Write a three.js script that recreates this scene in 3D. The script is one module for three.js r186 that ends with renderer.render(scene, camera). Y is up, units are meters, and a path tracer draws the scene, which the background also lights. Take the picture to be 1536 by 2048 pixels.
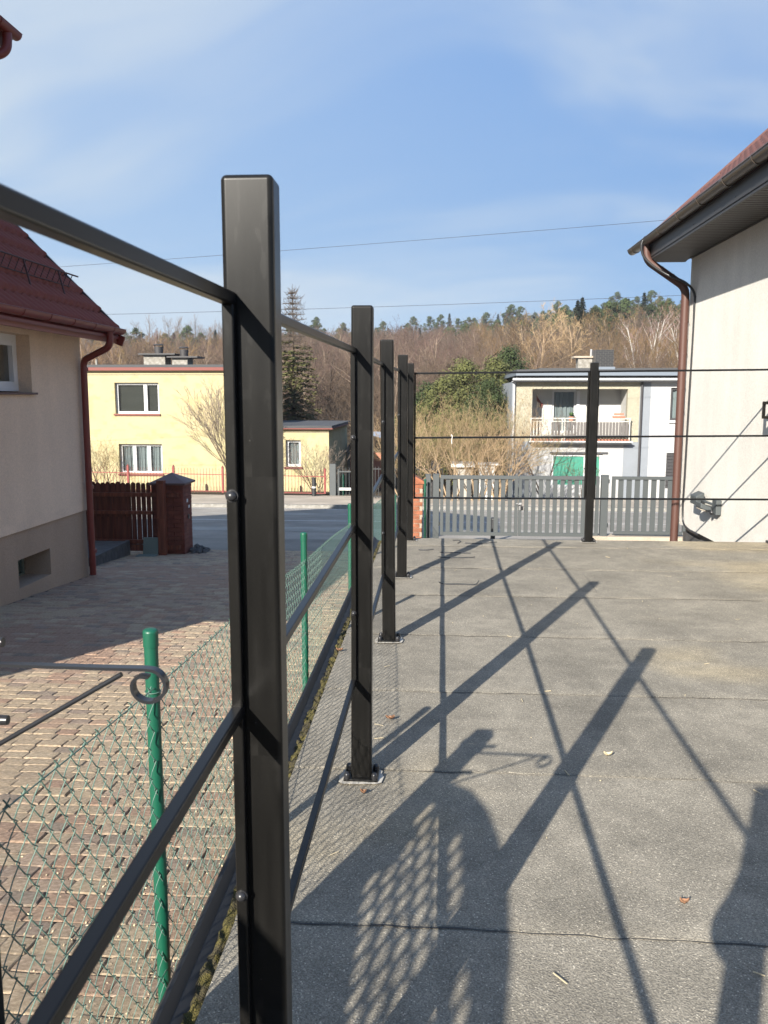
import * as THREE from 'three';
import { RoundedBoxGeometry } from 'three/addons/geometries/RoundedBoxGeometry.js';
import { mergeGeometries, mergeVertices } from 'three/addons/utils/BufferGeometryUtils.js';
import { MarchingCubes } from 'three/addons/objects/MarchingCubes.js';

// ---------------------------------------------------------------- camera, sky, sun, exposure
// Coordinates in the builders: X right, Y up (0 = flat roof), D metres ahead of the camera (z = -D).
const scene = new THREE.Scene();
const camera = new THREE.PerspectiveCamera(63.34, 0.75, 0.02, 3000);
camera.position.set(0, 1.514, 0);
camera.rotation.order = 'YXZ';
camera.rotation.set(-0.1391, 0.0644, 0.0011);
camera.focus = 3.6; camera.userData.fStop = 11;
const renderer = new THREE.WebGLRenderer({ antialias: true });
renderer.setSize(768, 1024);
renderer.toneMapping = THREE.LinearToneMapping;
const EXPO = 2.5;
renderer.toneMappingExposure = EXPO;
renderer.shadowMap.enabled = true;
const SUN = new THREE.Vector3(-0.858, 1.0, 1.975).normalize();
const sun = new THREE.DirectionalLight(new THREE.Color().setRGB(1.0, 0.935, 0.83), 5);
sun.target.position.set(0, 0, -12); sun.position.copy(SUN).multiplyScalar(60).add(sun.target.position);
sun.castShadow = true; sun.shadow.radius = 0.8;
Object.assign(sun.shadow.camera, { left: -45, right: 45, top: 45, bottom: -45, near: 1, far: 200 });
sun.shadow.mapSize.set(4096, 4096);
scene.add(sun, sun.target);

// ---------------------------------------------------------------- small tools
let rs = 1;
const seed = (n) => { rs = n >>> 0; };
const rnd = () => { rs = (rs + 0x6d2b79f5) | 0; let t = Math.imul(rs ^ (rs >>> 15), 1 | rs); t = (t + Math.imul(t ^ (t >>> 7), 61 | t)) ^ t; return ((t ^ (t >>> 14)) >>> 0) / 4294967296; };
const rr = (a, b) => a + (b - a) * rnd();
const hash = (x, y, s) => { let h = Math.imul(x | 0, 374761393) ^ Math.imul(y | 0, 668265263) ^ Math.imul(s | 0, 974634533); h = Math.imul(h ^ (h >>> 13), 1274126177); return ((h ^ (h >>> 16)) >>> 0) / 4294967296; };
const sm = (t) => t * t * (3 - 2 * t);
function vn(x, y, per, s) {            // value noise, tileable with a whole-number period (0 = endless)
  const xi = Math.floor(x), yi = Math.floor(y), fx = sm(x - xi), fy = sm(y - yi);
  const w = (i) => per ? ((i % per) + per) % per : i;
  const a = hash(w(xi), w(yi), s), b = hash(w(xi + 1), w(yi), s), c = hash(w(xi), w(yi + 1), s), d = hash(w(xi + 1), w(yi + 1), s);
  return a + (b - a) * fx + (c - a) * fy + (a - b - c + d) * fx * fy;
}
const fbm = (x, y, per, s, oct = 4) => { let v = 0, a = 0.5, t = 0; for (let i = 0; i < oct; i++) { v += a * vn(x, y, per, s + i); t += a; a *= 0.5; x *= 2; y *= 2; per *= 2; } return v / t; };
const clamp = (v, a = 0, b = 1) => Math.min(b, Math.max(a, v));
const sstep = (a, b, x) => sm(clamp((x - a) / (b - a)));
const V = (x, y, d) => new THREE.Vector3(x, y, -d);

// ---------------------------------------------------------------- sky
{
  const W = 2048, H = 1024, data = new Float32Array(W * H * 4);
  for (let j = 0; j < H; j++) {
    const th = ((j + 0.5) / H - 0.5) * Math.PI, sy = Math.sin(th), cy = Math.cos(th);
    for (let i = 0; i < W; i++) {
      const ph = ((i + 0.5) / W - 0.5) * 2 * Math.PI, x = Math.cos(ph) * cy, z = Math.sin(ph) * cy, o = (j * W + i) * 4;
      let r, g, b;
      const e = Math.max(sy, 0);
      const t = 1 - Math.exp(-e * 3.6);
      r = 0.37 * (1 - t) + 0.125 * t; g = 0.60 * (1 - t) + 0.33 * t; b = 0.88 * (1 - t) + 0.80 * t;
      const hz = Math.exp(-e * 14);                    // pale band over the hills
      r += 0.05 * hz; g += 0.06 * hz; b += 0.04 * hz;
      const cs = x * SUN.x + sy * SUN.y + z * SUN.z;   // brighter round the sun, paler to its side
      const glow = Math.pow(Math.max(cs, 0), 6) * 0.25 + Math.pow(Math.max(cs, 0), 60) * 0.8;
      r += glow; g += glow * 0.95; b += glow * 0.85;
      const pale = sstep(-0.75, 0.65, -x * 0.95 - z * 0.1 - 0.2);
      r += 0.16 * pale; g += 0.15 * pale; b += 0.07 * pale;
      // thin high cloud, laid out on a level sheet
      const k = 1 / (e + 0.12), px = x * k, pz = z * k;
      const warp = fbm(px * 0.5 + 7, pz * 0.5 + 3, 0, 31, 3) - 0.5;
      const s1 = fbm(px * 0.45 + pz * 0.12 + warp * 1.6, pz * 1.3 - px * 0.35 + warp * 2.2, 0, 11, 5);
      const s2 = fbm(px * 1.6 + 9 + warp * 2, pz * 4.2 - px * 1.1 + warp * 4, 0, 23, 5);
      const veil = fbm(px * 0.3 + 4, pz * 0.3 + 8, 0, 41, 3);
      let c = sstep(0.36, 0.74, s1) * 0.8 + sstep(0.42, 0.8, s2) * 0.45 * sstep(0.3, 0.6, s1);
      c = clamp(c * (0.55 + veil * 0.8) + pale * 0.38 * sstep(0.25, 0.7, veil + s1 * 0.4)) * sstep(0.0, 0.10, e) * (0.5 + 0.3 * pale);
      r += (0.70 - r) * c; g += (0.80 - g) * c; b += (0.90 - b) * c;
      if (sy < 0) { const f = sstep(0, -0.12, sy); r += (0.12 - r) * f; g += (0.11 - g) * f; b += (0.10 - b) * f; }
      const dim = 0.92 / EXPO; data[o] = r * dim; data[o + 1] = g * dim; data[o + 2] = b * dim; data[o + 3] = 1;
    }
  }
  const sky = new THREE.DataTexture(data, W, H, THREE.RGBAFormat, THREE.FloatType);
  sky.mapping = THREE.EquirectangularReflectionMapping; sky.magFilter = THREE.LinearFilter; sky.minFilter = THREE.LinearFilter; sky.needsUpdate = true;
  scene.background = sky; scene.environment = sky;
}
scene.fog = new THREE.FogExp2(new THREE.Color().setRGB(0.72, 0.78, 0.86), 0.0003);

// ---------------------------------------------------------------- textures and materials
function tex(n, fn, metres, srgb = true) {
  const d = new Uint8Array(n * n * 4);
  for (let j = 0; j < n; j++) for (let i = 0; i < n; i++) {
    const c = fn(i / n, j / n, i, j), o = (j * n + i) * 4;
    if (typeof c === 'number') d[o] = d[o + 1] = d[o + 2] = clamp(c) * 255; else { d[o] = clamp(c[0]) * 255; d[o + 1] = clamp(c[1]) * 255; d[o + 2] = clamp(c[2]) * 255; }
    d[o + 3] = 255;
  }
  const t = new THREE.DataTexture(d, n, n);
  t.wrapS = t.wrapT = THREE.RepeatWrapping; t.magFilter = THREE.LinearFilter; t.minFilter = THREE.LinearMipmapLinearFilter;
  if (srgb) t.colorSpace = THREE.SRGBColorSpace;
  t.repeat.set(1 / metres, 1 / metres); t.needsUpdate = true;
  return t;
}
const lin = (r, g, b) => new THREE.Color().setRGB(r, g, b);
const mat = (c, rough = 0.8, extra = {}) => new THREE.MeshStandardMaterial({ color: lin(...c), roughness: rough, metalness: 0, ...extra });
// grit of the roofing felt: bright and dark mineral grains over slow stains
const feltFn = (u, v, i, j) => { const g = hash(i, j, 5), g2 = hash(i >> 1, j >> 1, 6), p = fbm(u * 5, v * 5, 5, 3, 4), q = fbm(u * 24, v * 24, 24, 13, 3); return 0.61 + (g - 0.5) * 0.20 + (g2 - 0.5) * 0.17 + (g2 > 0.98 ? 0.2 : 0) - (g > 0.96 ? 0.12 : 0) + (p - 0.5) * 0.16 + (q - 0.5) * 0.12; };
const tFelt = tex(1024, (u, v, i, j) => { const k = feltFn(u, v, i, j), s = 0; return [k * (1.0 + 0.06 * s), k * (0.985 + 0.04 * s), k * (0.97 - 0.08 * s)]; }, 1.9);
const tFeltB = tex(1024, (u, v, i, j) => 0.5 + (hash(i >> 1, j >> 1, 6) - 0.5) * 0.7 + (hash(i, j, 5) - 0.5) * 0.3, 1.9, false);
const tGrain = tex(512, (u, v, i, j) => { const g = hash(i, j, 15), h2 = hash(i >> 1, j >> 1, 16), p = fbm(u * 6, v * 6, 6, 8, 4); return [0.80 + (g - 0.5) * 0.16 + (h2 - 0.5) * 0.22 + (p - 0.5) * 0.35, 0.79 + (g - 0.5) * 0.16 + (h2 - 0.5) * 0.22 + (p - 0.5) * 0.37, 0.77 + (g - 0.5) * 0.16 + (h2 - 0.5) * 0.2 + (p - 0.5) * 0.4]; }, 0.62);
const tGrainB = tex(512, (u, v, i, j) => 0.5 + (hash(i >> 1, j >> 1, 16) - 0.5) * 0.5 + (fbm(u * 20, v * 20, 20, 9, 3) - 0.5) * 0.8, 0.62, false);
const tPlaster = tex(512, (u, v, i, j) => { const p = fbm(u * 4, v * 4, 4, 18, 5), g = hash(i >> 1, j >> 1, 19); return 0.86 + (p - 0.5) * 0.06 + (g - 0.5) * 0.13; }, 1.6);
const tWall = tex(512, (u, v, i, j) => 0.86 + (fbm(u * 26, v * 2, 26, 140, 4) - 0.5) * 0.055 + (fbm(u * 5, v * 5, 5, 144, 5) - 0.5) * 0.09 + (hash(i, j, 148) - 0.5) * 0.07, 5.3);
const tPlasterB = tex(512, (u, v, i, j) => fbm(u * 64, v * 64, 64, 28, 3) * 0.6 + hash(i >> 1, j >> 1, 29) * 0.4, 0.8, false);
const tBlotch = tex(512, (u, v, i, j) => { const p = fbm(u * 7, v * 9, 7 * 9, 48, 5), q = sstep(0.55, 0.8, fbm(u * 14, v * 18, 0, 52, 4)); return [0.93 - q * 0.05, 0.925 - q * 0.05 + (p - 0.5) * 0.05, 0.90 - q * 0.08 + (p - 0.5) * 0.07]; }, 5);
const tPebble = tex(512, (u, v, i, j) => { const g = hash(i >> 1, j >> 1, 60), h2 = hash(i, j, 61); return [0.72 + (g - 0.5) * 0.34 + (h2 - 0.5) * 0.2, 0.71 + (g - 0.5) * 0.34 + (h2 - 0.5) * 0.2, 0.67 + (g - 0.5) * 0.32 + (h2 - 0.5) * 0.2]; }, 2.6);
const tRoad = tex(512, (u, v, i, j) => { const p = fbm(u * 5, v * 5, 5, 70, 5), g = hash(i, j, 71); return 0.82 + (p - 0.5) * 0.3 + (g - 0.5) * 0.2; }, 4);
const tWood = tex(256, (u, v) => { const p = fbm(u * 24, v * 2, 24, 80, 4); return 0.78 + (p - 0.5) * 0.5; }, 0.6);
const tDust = tex(512, (u, v, i, j) => { const p = fbm(u * 8, v * 3, 8, 90, 5), s = fbm(u * 40, v * 10, 40, 94, 3); return 0.80 + (p - 0.5) * 0.22 + (s > 0.68 ? 0.08 : 0) + (hash(i, j, 97) > 0.997 ? 0.3 : 0); }, 0.5, false);
const tEarth = tex(512, (u, v, i, j) => { const p = fbm(u * 8, v * 8, 8, 100, 5), q = fbm(u * 30, v * 30, 30, 104, 3); return [0.72 + (p - 0.5) * 0.5 + (q - 0.5) * 0.3, 0.66 + (p - 0.5) * 0.4 + (q - 0.5) * 0.3, 0.52 + (p - 0.5) * 0.3 + (q - 0.5) * 0.25]; }, 14);
const tMoss = tex(256, (u, v, i, j) => { const p = fbm(u * 12, v * 12, 12, 110, 4), g = hash(i, j, 111); const m = sstep(0.4, 0.6, p); return [0.50 + 0.12 * m + (g - 0.5) * 0.3, 0.47 + 0.12 * m + (g - 0.5) * 0.3, 0.37 - 0.03 * m + (g - 0.5) * 0.2]; }, 0.4);
const tSteel = tex(512, (u, v, i, j) => { const p = fbm(u * 30, v * 3, 30, 120, 3), q = sstep(0.58, 0.8, fbm(u * 6, v * 4, 0, 124, 4)), k = hash(i >> 1, j >> 1, 127); return 0.33 + (p - 0.5) * 0.12 + q * 0.13 + (k > 0.9985 && q > 0.15 ? 0.5 : 0) + (hash(i, j, 128) - 0.5) * 0.05; }, 0.46);
const M = {
  felt: mat([0.59, 0.55, 0.455], 0.92, { vertexColors: true, map: tFelt, bumpMap: tFeltB, bumpScale: 0.0022 }),
  bitumen: mat([0.03, 0.03, 0.031], 0.6),
  black: new THREE.MeshPhysicalMaterial({ color: lin(0.075, 0.072, 0.067), map: tSteel, roughness: 0.38, roughnessMap: tDust, specularIntensity: 0.42 }),
  blackRail: new THREE.MeshPhysicalMaterial({ color: lin(0.0055, 0.0058, 0.0068), roughness: 0.32, specularIntensity: 0.45 }),
  rubber: mat([0.022, 0.022, 0.024], 0.32),
  mortar: mat([0.55, 0.53, 0.49], 0.9, { map: tGrain }),
  gutterGrey: mat([0.015, 0.016, 0.018], 0.6),
  moss: mat([0.25, 0.232, 0.175], 1, { map: tMoss, bumpMap: tMoss, bumpScale: 0.01 }),
  greenPost: mat([0.005, 0.075, 0.043], 0.42),
  greenWire: mat([0.085, 0.15, 0.122], 0.5),
  scroll: mat([0.035, 0.037, 0.042], 0.28, { metalness: 0.5 }),
  sandJoint: mat([0.13, 0.105, 0.08], 1, { map: tGrain }),
  sand: mat([0.52, 0.44, 0.31], 1),
  paver: mat([1, 1, 1], 0.92, { map: tGrain, bumpMap: tGrainB, bumpScale: 0.004 }),
  asphaltOld: mat([0.30, 0.275, 0.24], 0.95, { map: tRoad }),
  asphalt: mat([0.38, 0.345, 0.30], 0.92, { map: tRoad }),
  asphaltPatch: mat([0.45, 0.42, 0.37], 0.92, { map: tRoad }),
  paint: mat([0.6, 0.58, 0.54], 0.8),
  walk: mat([0.56, 0.475, 0.375], 0.95, { map: tRoad }),
  kerb: mat([0.34, 0.33, 0.31], 0.9, { map: tGrain }),
  earth: mat([0.085, 0.066, 0.042], 1, { map: tEarth }),
  pinkWall: mat([0.92, 0.71, 0.53], 0.95, { map: tWall, bumpMap: tPlasterB, bumpScale: 0.004 }),
  plinth: mat([0.50, 0.365, 0.26], 0.95, { map: tWall, bumpMap: tPlasterB, bumpScale: 0.006 }),
  redTile: mat([0.20, 0.048, 0.03], 0.85),
  redMetal: mat([0.15, 0.022, 0.016], 0.42),
  redFascia: mat([0.24, 0.09, 0.065], 0.6),
  darkEdge: mat([0.06, 0.05, 0.05], 0.5),
  brownTile: mat([0.10, 0.043, 0.037], 0.7),
  brownGutter: mat([0.045, 0.035, 0.028], 0.32),
  brownPipe: mat([0.07, 0.03, 0.022], 0.55),
  soffit: mat([0.075, 0.07, 0.066], 0.55),
  fasciaDark: mat([0.026, 0.025, 0.026], 0.5),
  creamWall: mat([0.93, 0.895, 0.82], 0.95, { map: tWall, bumpMap: tPlasterB, bumpScale: 0.005 }),
  stoneGrey: mat([0.12, 0.12, 0.125], 0.8, { map: tGrain }),
  yellow: mat([0.455, 0.40, 0.245], 0.95, { map: tBlotch, bumpMap: tPlasterB, bumpScale: 0.004 }),
  whiteWall: mat([0.50, 0.50, 0.50], 0.95, { map: tWall }),
  loggiaWall: mat([0.58, 0.575, 0.55], 0.95, { map: tPlaster }),
  greyBlue: mat([0.27, 0.295, 0.33], 0.95, { map: tPlaster }),
  pebble: mat([0.60, 0.575, 0.50], 1, { map: tPebble }),
  pvc: mat([0.62, 0.63, 0.64], 0.4),
  pvcFar: mat([0.5, 0.505, 0.51], 0.4),
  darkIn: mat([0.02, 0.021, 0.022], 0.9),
  glass: new THREE.MeshPhysicalMaterial({ color: lin(0.9, 0.95, 0.95), roughness: 0.02, transmission: 1, thickness: 0, ior: 1.5 }),
  greenFilm: mat([0.055, 0.23, 0.165], 0.2),
  blind: mat([0.075, 0.065, 0.055], 0.7),
  lace: mat([0.20, 0.20, 0.205], 0.95, { side: THREE.DoubleSide }),
  railing: mat([0.42, 0.40, 0.36], 0.6),
  balconySlat: mat([0.115, 0.105, 0.10], 0.8),
  redWood: mat([0.17, 0.042, 0.022], 0.7, { map: tWood }),
  redWoodLight: mat([0.25, 0.068, 0.033], 0.7, { map: tWood }),
  redBrick: mat([0.26, 0.075, 0.05], 0.85, { map: tGrain }),
  orangeBrick: mat([0.42, 0.155, 0.085], 0.9, { map: tGrain }),
  orangeMortar: mat([0.36, 0.27, 0.21], 0.95),
  guard: mat([0.05, 0.014, 0.012], 0.6),
  capBrown: mat([0.10, 0.055, 0.05], 0.6),
  gateGrey: mat([0.058, 0.066, 0.069], 0.55),
  steel: mat([0.42, 0.42, 0.42], 0.35, { metalness: 0.6 }),
  fenceRed: mat([0.20, 0.035, 0.03], 0.55),
  fenceRust: mat([0.16, 0.045, 0.035], 0.7),
  bollard: mat([0.02, 0.021, 0.023], 0.5),
  whitePaint: mat([0.6, 0.6, 0.58], 0.6),
  chimneyW: mat([0.36, 0.35, 0.33], 0.9, { map: tGrain }),
  chimneyDark: mat([0.035, 0.033, 0.035], 0.6),
  roofDark: mat([0.05, 0.052, 0.056], 0.8),
  roofBlue: mat([0.14, 0.165, 0.2], 0.5),
  bark: mat([0.075, 0.055, 0.04], 1),
  barkMid: mat([0.23, 0.175, 0.13], 1),
  barkPale: mat([0.33, 0.24, 0.15], 1),
  birch: mat([0.42, 0.40, 0.37], 1),
  wire: mat([0.03, 0.032, 0.036], 0.6),
  leaf: mat([0.24, 0.125, 0.07], 0.9, { side: THREE.DoubleSide }),
  straw: mat([0.48, 0.40, 0.26], 0.9),
  plasticGreen: mat([0.12, 0.155, 0.14], 0.6),
  terracotta: mat([0.35, 0.14, 0.09], 0.8),
  tarp: mat([0.30, 0.38, 0.48], 0.6),
};

// ---------------------------------------------------------------- geometry helpers
function flat(g) {                                       // plain triangles with normals and uv in metres by the main direction of each face
  const o = g.index ? g.toNonIndexed() : g;
  if (!o.attributes.normal) o.computeVertexNormals();
  const p = o.attributes.position, n = o.attributes.normal, uv = new Float32Array(p.count * 2);
  const a = new THREE.Vector3(), b = new THREE.Vector3(), c = new THREE.Vector3();
  for (let i = 0; i < p.count; i += 3) {
    a.fromBufferAttribute(p, i); b.fromBufferAttribute(p, i + 1); c.fromBufferAttribute(p, i + 2);
    const nn = b.clone().sub(a).cross(c.clone().sub(a)), x = Math.abs(nn.x), y = Math.abs(nn.y), z = Math.abs(nn.z);
    for (let k = 0; k < 3; k++) {
      const q = [a, b, c][k];
      uv[(i + k) * 2] = y >= x && y >= z ? q.x : x >= z ? q.z : q.x;
      uv[(i + k) * 2 + 1] = y >= x && y >= z ? q.z : q.y;
    }
  }
  for (const k of Object.keys(o.attributes)) if (k !== 'position' && k !== 'normal') o.deleteAttribute(k);
  o.setAttribute('uv', new THREE.BufferAttribute(uv, 2));
  o.morphAttributes = {};
  return o;
}
const merge = (gs) => { const l = (Array.isArray(gs) ? gs : [gs]).map((g) => g.userData.flat ? g : flat(g)); const m = l.length === 1 ? l[0] : mergeGeometries(l); m.userData = { flat: true }; return m; };
function box(x0, x1, y0, y1, d0, d1, r = 0, seg = 1) {
  const w = x1 - x0, h = y1 - y0, d = d1 - d0;
  const g = r ? new RoundedBoxGeometry(w, h, d, seg, Math.min(r, w / 2.01, h / 2.01, d / 2.01)) : new THREE.BoxGeometry(w, h, d);
  return g.translate((x0 + x1) / 2, (y0 + y1) / 2, -(d0 + d1) / 2);
}
function rod(p, q, r0, r1 = r0, seg = 10, open = false) {
  const v = q.clone().sub(p), g = new THREE.CylinderGeometry(r1, r0, v.length(), seg, 1, open);
  g.applyQuaternion(new THREE.Quaternion().setFromUnitVectors(new THREE.Vector3(0, 1, 0), v.clone().normalize()));
  return g.translate((p.x + q.x) / 2, (p.y + q.y) / 2, (p.z + q.z) / 2);
}
const tube = (pts, r, n = 24, rad = 8, closed = false) => new THREE.TubeGeometry(new THREE.CatmullRomCurve3(pts, closed, 'centripetal'), n, r, rad, closed);
function bent(pts, rad, r, seg = 12) {                   // pipe with straight runs and rounded elbows
  const path = new THREE.CurvePath();
  let last = pts[0];
  for (let i = 1; i < pts.length; i++) {
    if (i === pts.length - 1) { path.add(new THREE.LineCurve3(last, pts[i])); break; }
    const a = pts[i].clone().sub(pts[i - 1]).normalize(), b = pts[i + 1].clone().sub(pts[i]).normalize();
    const p = pts[i].clone().addScaledVector(a, -rad), q = pts[i].clone().addScaledVector(b, rad);
    path.add(new THREE.LineCurve3(last, p)); path.add(new THREE.QuadraticBezierCurve3(p, pts[i], q)); last = q;
  }
  const all = [];
  for (const c of path.curves) { const n = c.isLineCurve3 ? 1 : 7; for (let k = 0; k < n; k++) all.push(c.getPoint(k / n)); }
  all.push(pts[pts.length - 1]);
  const pos = [], rings = [];
  let up = new THREE.Vector3(0.3, 0.5, 0.8);
  all.forEach((p, i) => {
    const t = (all[Math.min(i + 1, all.length - 1)].clone().sub(all[Math.max(i - 1, 0)])).normalize();
    const n = up.clone().addScaledVector(t, -up.dot(t)).normalize(), bb = t.clone().cross(n); up = n;
    rings.push(Array.from({ length: seg }, (_, k) => p.clone().addScaledVector(n, r * Math.cos(k / seg * 2 * Math.PI)).addScaledVector(bb, r * Math.sin(k / seg * 2 * Math.PI))));
  });
  const nor = [];
  for (let i = 0; i + 1 < rings.length; i++) for (let k = 0; k < seg; k++) {
    const k2 = (k + 1) % seg, q = [[i, k], [i + 1, k2], [i + 1, k], [i, k], [i, k2], [i + 1, k2]];
    for (const [a, b] of q) { const v = rings[a][b]; pos.push(v.x, v.y, v.z); const nn = v.clone().sub(all[a]).normalize(); nor.push(nn.x, nn.y, nn.z); }
  }
  const g = new THREE.BufferGeometry(); g.setAttribute('position', new THREE.Float32BufferAttribute(pos, 3)); g.setAttribute('normal', new THREE.Float32BufferAttribute(nor, 3));
  return g;
}
function mapped(g, fn) {                                 // every vertex through fn(x, y, z) -> Vector3
  const o = g.index ? g.toNonIndexed() : g, p = o.attributes.position, v = new THREE.Vector3();
  for (let i = 0; i < p.count; i++) { v.copy(fn(p.getX(i), p.getY(i), p.getZ(i))); p.setXYZ(i, v.x, v.y, v.z); }
  const a = fn(0, 0, 0), e = [fn(1, 0, 0), fn(0, 1, 0), fn(0, 0, 1)].map((q) => q.clone().sub(a));
  if (e[0].clone().cross(e[1]).dot(e[2]) < 0) for (let i = 0; i < p.count; i += 3) { const t = [p.getX(i), p.getY(i), p.getZ(i)]; p.setXYZ(i, p.getX(i + 1), p.getY(i + 1), p.getZ(i + 1)); p.setXYZ(i + 1, ...t); }
  o.deleteAttribute('normal'); o.deleteAttribute('uv'); o.computeVertexNormals();
  return o;
}
function slab(outline, holes, t) {                       // outline and holes in (u, v), thickness t along w
  const s = new THREE.Shape(outline.map(([a, b]) => new THREE.Vector2(a, b)));
  for (const [a, b, c, d] of holes) s.holes.push(new THREE.Path([[a, c], [a, d], [b, d], [b, c]].map(([x, y]) => new THREE.Vector2(x, y))));
  return new THREE.ExtrudeGeometry(s, { depth: t, bevelEnabled: false });
}
const facade = (outline, holes, d, t) => mapped(slab(outline, holes, t), (u, v, w) => V(u, v, d + w));              // faces the camera, u = X
const sideWall = (outline, holes, x, t) => mapped(slab(outline, holes, Math.abs(t)), (u, v, w) => V(x + w * Math.sign(t), v, u));   // u = D
const rect = (a, b, c, d) => [[a, c], [b, c], [b, d], [a, d]];
const tris = (pos) => { const g = new THREE.BufferGeometry(); g.setAttribute('position', new THREE.Float32BufferAttribute(pos, 3)); g.computeVertexNormals(); return g; };
function grid(nu, nv, fn) {                              // smooth sheet from fn(u, v) -> Vector3
  const p = [], id = [];
  for (let j = 0; j <= nv; j++) for (let i = 0; i <= nu; i++) { const v = fn(i / nu, j / nv); p.push(v.x, v.y, v.z); }
  for (let j = 0; j < nv; j++) for (let i = 0; i < nu; i++) { const a = j * (nu + 1) + i, b = a + 1, c = a + nu + 1; id.push(a, b, c + 1, a, c + 1, c); }
  const g = new THREE.BufferGeometry(); g.setAttribute('position', new THREE.Float32BufferAttribute(p, 3)); g.setIndex(id); g.computeVertexNormals();
  return g;
}

// ---------------------------------------------------------------- objects
const used = new Map();
const numbered = (n) => { const k = used.get(n) ?? 0; used.set(n, k + 1); return k ? `${n}_${String(k).padStart(3, '0')}` : n; };
function thing(name, label, category, [x, y, d] = [0, 0, 0], group) {
  const o = new THREE.Group(); o.name = numbered(name); o.position.set(x, y, -d); scene.add(o);
  o.userData = { label, category }; if (group) o.userData.group = group;
  return o;
}
function part(parent, name, gs, m, opt = {}) {          // geometry in scene coordinates unless opt.local
  let g = merge(gs);
  if (!opt.local && !opt.shared) { const w = new THREE.Vector3(); for (let p = parent; p && p !== scene; p = p.parent) w.add(p.position); g.translate(-w.x, -w.y, -w.z); }
  const o = new THREE.Mesh(g, m); o.name = name; o.castShadow = o.receiveShadow = true; parent.add(o);
  if (opt.label) o.userData.label = opt.label;
  if (opt.stuff) o.userData.kind = 'stuff';
  return o;
}
function struct(name, gs, m) { const o = new THREE.Mesh(merge(gs), m); o.name = name; o.userData.kind = 'structure'; o.castShadow = o.receiveShadow = true; scene.add(o); return o; }
function copy(src, label) { const c = src.clone(); c.name = numbered(src.name.replace(/_\d{3}$/, '')); if (label) c.userData.label = label; scene.add(c); return c; }
function single(name, gs, m, label, category, base, group) {
  const g = merge(gs); g.translate(-base[0], -base[1], base[2]);
  const o = new THREE.Mesh(g, m); o.name = numbered(name); o.position.set(base[0], base[1], -base[2]); o.castShadow = o.receiveShadow = true;
  o.userData = { label, category }; if (group) o.userData.group = group; scene.add(o); return o;
}

// ================================================================ TERRAIN, ROAD
const slope = (d) => -0.27 - 0.07 * d;
function hill(x, d) {                                    // valley floor, then the wooded rise
  if (d < 44) return slope(d) - 0.10;
  const a = x / d, top = 21.5 + 9 * sstep(-0.1, 0.35, a) - 1.5 * sstep(-0.05, -0.4, a);
  const t = clamp((d - 44) / 300), up = t < 1 ? Math.pow(t, 0.9) * top : top;
  return -3.45 + up + (fbm(x * 0.02 + 50, d * 0.02, 0, 200, 3) - 0.5) * 5 * sstep(60, 140, d) - sstep(360, 900, d) * 12;
}
{
  const xs = [], ds = [];
  for (let i = -60; i <= 60; i++) xs.push(Math.sign(i) * Math.pow(Math.abs(i) / 60, 1.7) * 520);
  for (let j = 0; j <= 110; j++) ds.push(-60 + Math.pow(j / 110, 1.6) * 1260);
  struct('terrain', grid(120, 110, (u, v) => { const x = xs[Math.round(u * 120)], d = ds[Math.round(v * 110)]; return V(x, hill(x, d) - (d < 44 && x > -6.5 && x < 5.5 && d > -3 && d < 17 ? 0.12 : 0), d); }), M.earth);
}
const strip = (x0, x1, d0, d1, y, nx = 40) => grid(nx, 4, (u, v) => V(x0 + (x1 - x0) * u, slope(d0 + (d1 - d0) * v) + y, d0 + (d1 - d0) * v));
struct('road', strip(-120, 120, 17.2, 27.2, -0.03, 60), M.asphalt);
struct('road_marking', [strip(-120, 120, 22.0, 22.12, -0.024), strip(-120, 120, 26.6, 26.75, -0.024)], M.paint);
struct('road_patch', [strip(-60, 80, 19.0, 20.1, -0.026), strip(-80, 60, 24.2, 25.0, -0.026)], M.asphaltPatch);
struct('pavement', strip(-120, 120, 27.4, 34.0, 0.06, 60), M.walk);
struct('kerb', grid(60, 3, (u, v) => { const x = -120 + 240 * u, k = Math.round(v * 3); return V(x, slope(27.2) + [-0.06, 0.085, 0.085, -0.06][k], [27.2, 27.22, 27.38, 27.4][k]); }), M.kerb);
struct('driveway_apron', strip(-9, 6, 14.9, 17.2, -0.02, 20), M.asphaltOld);

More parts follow.
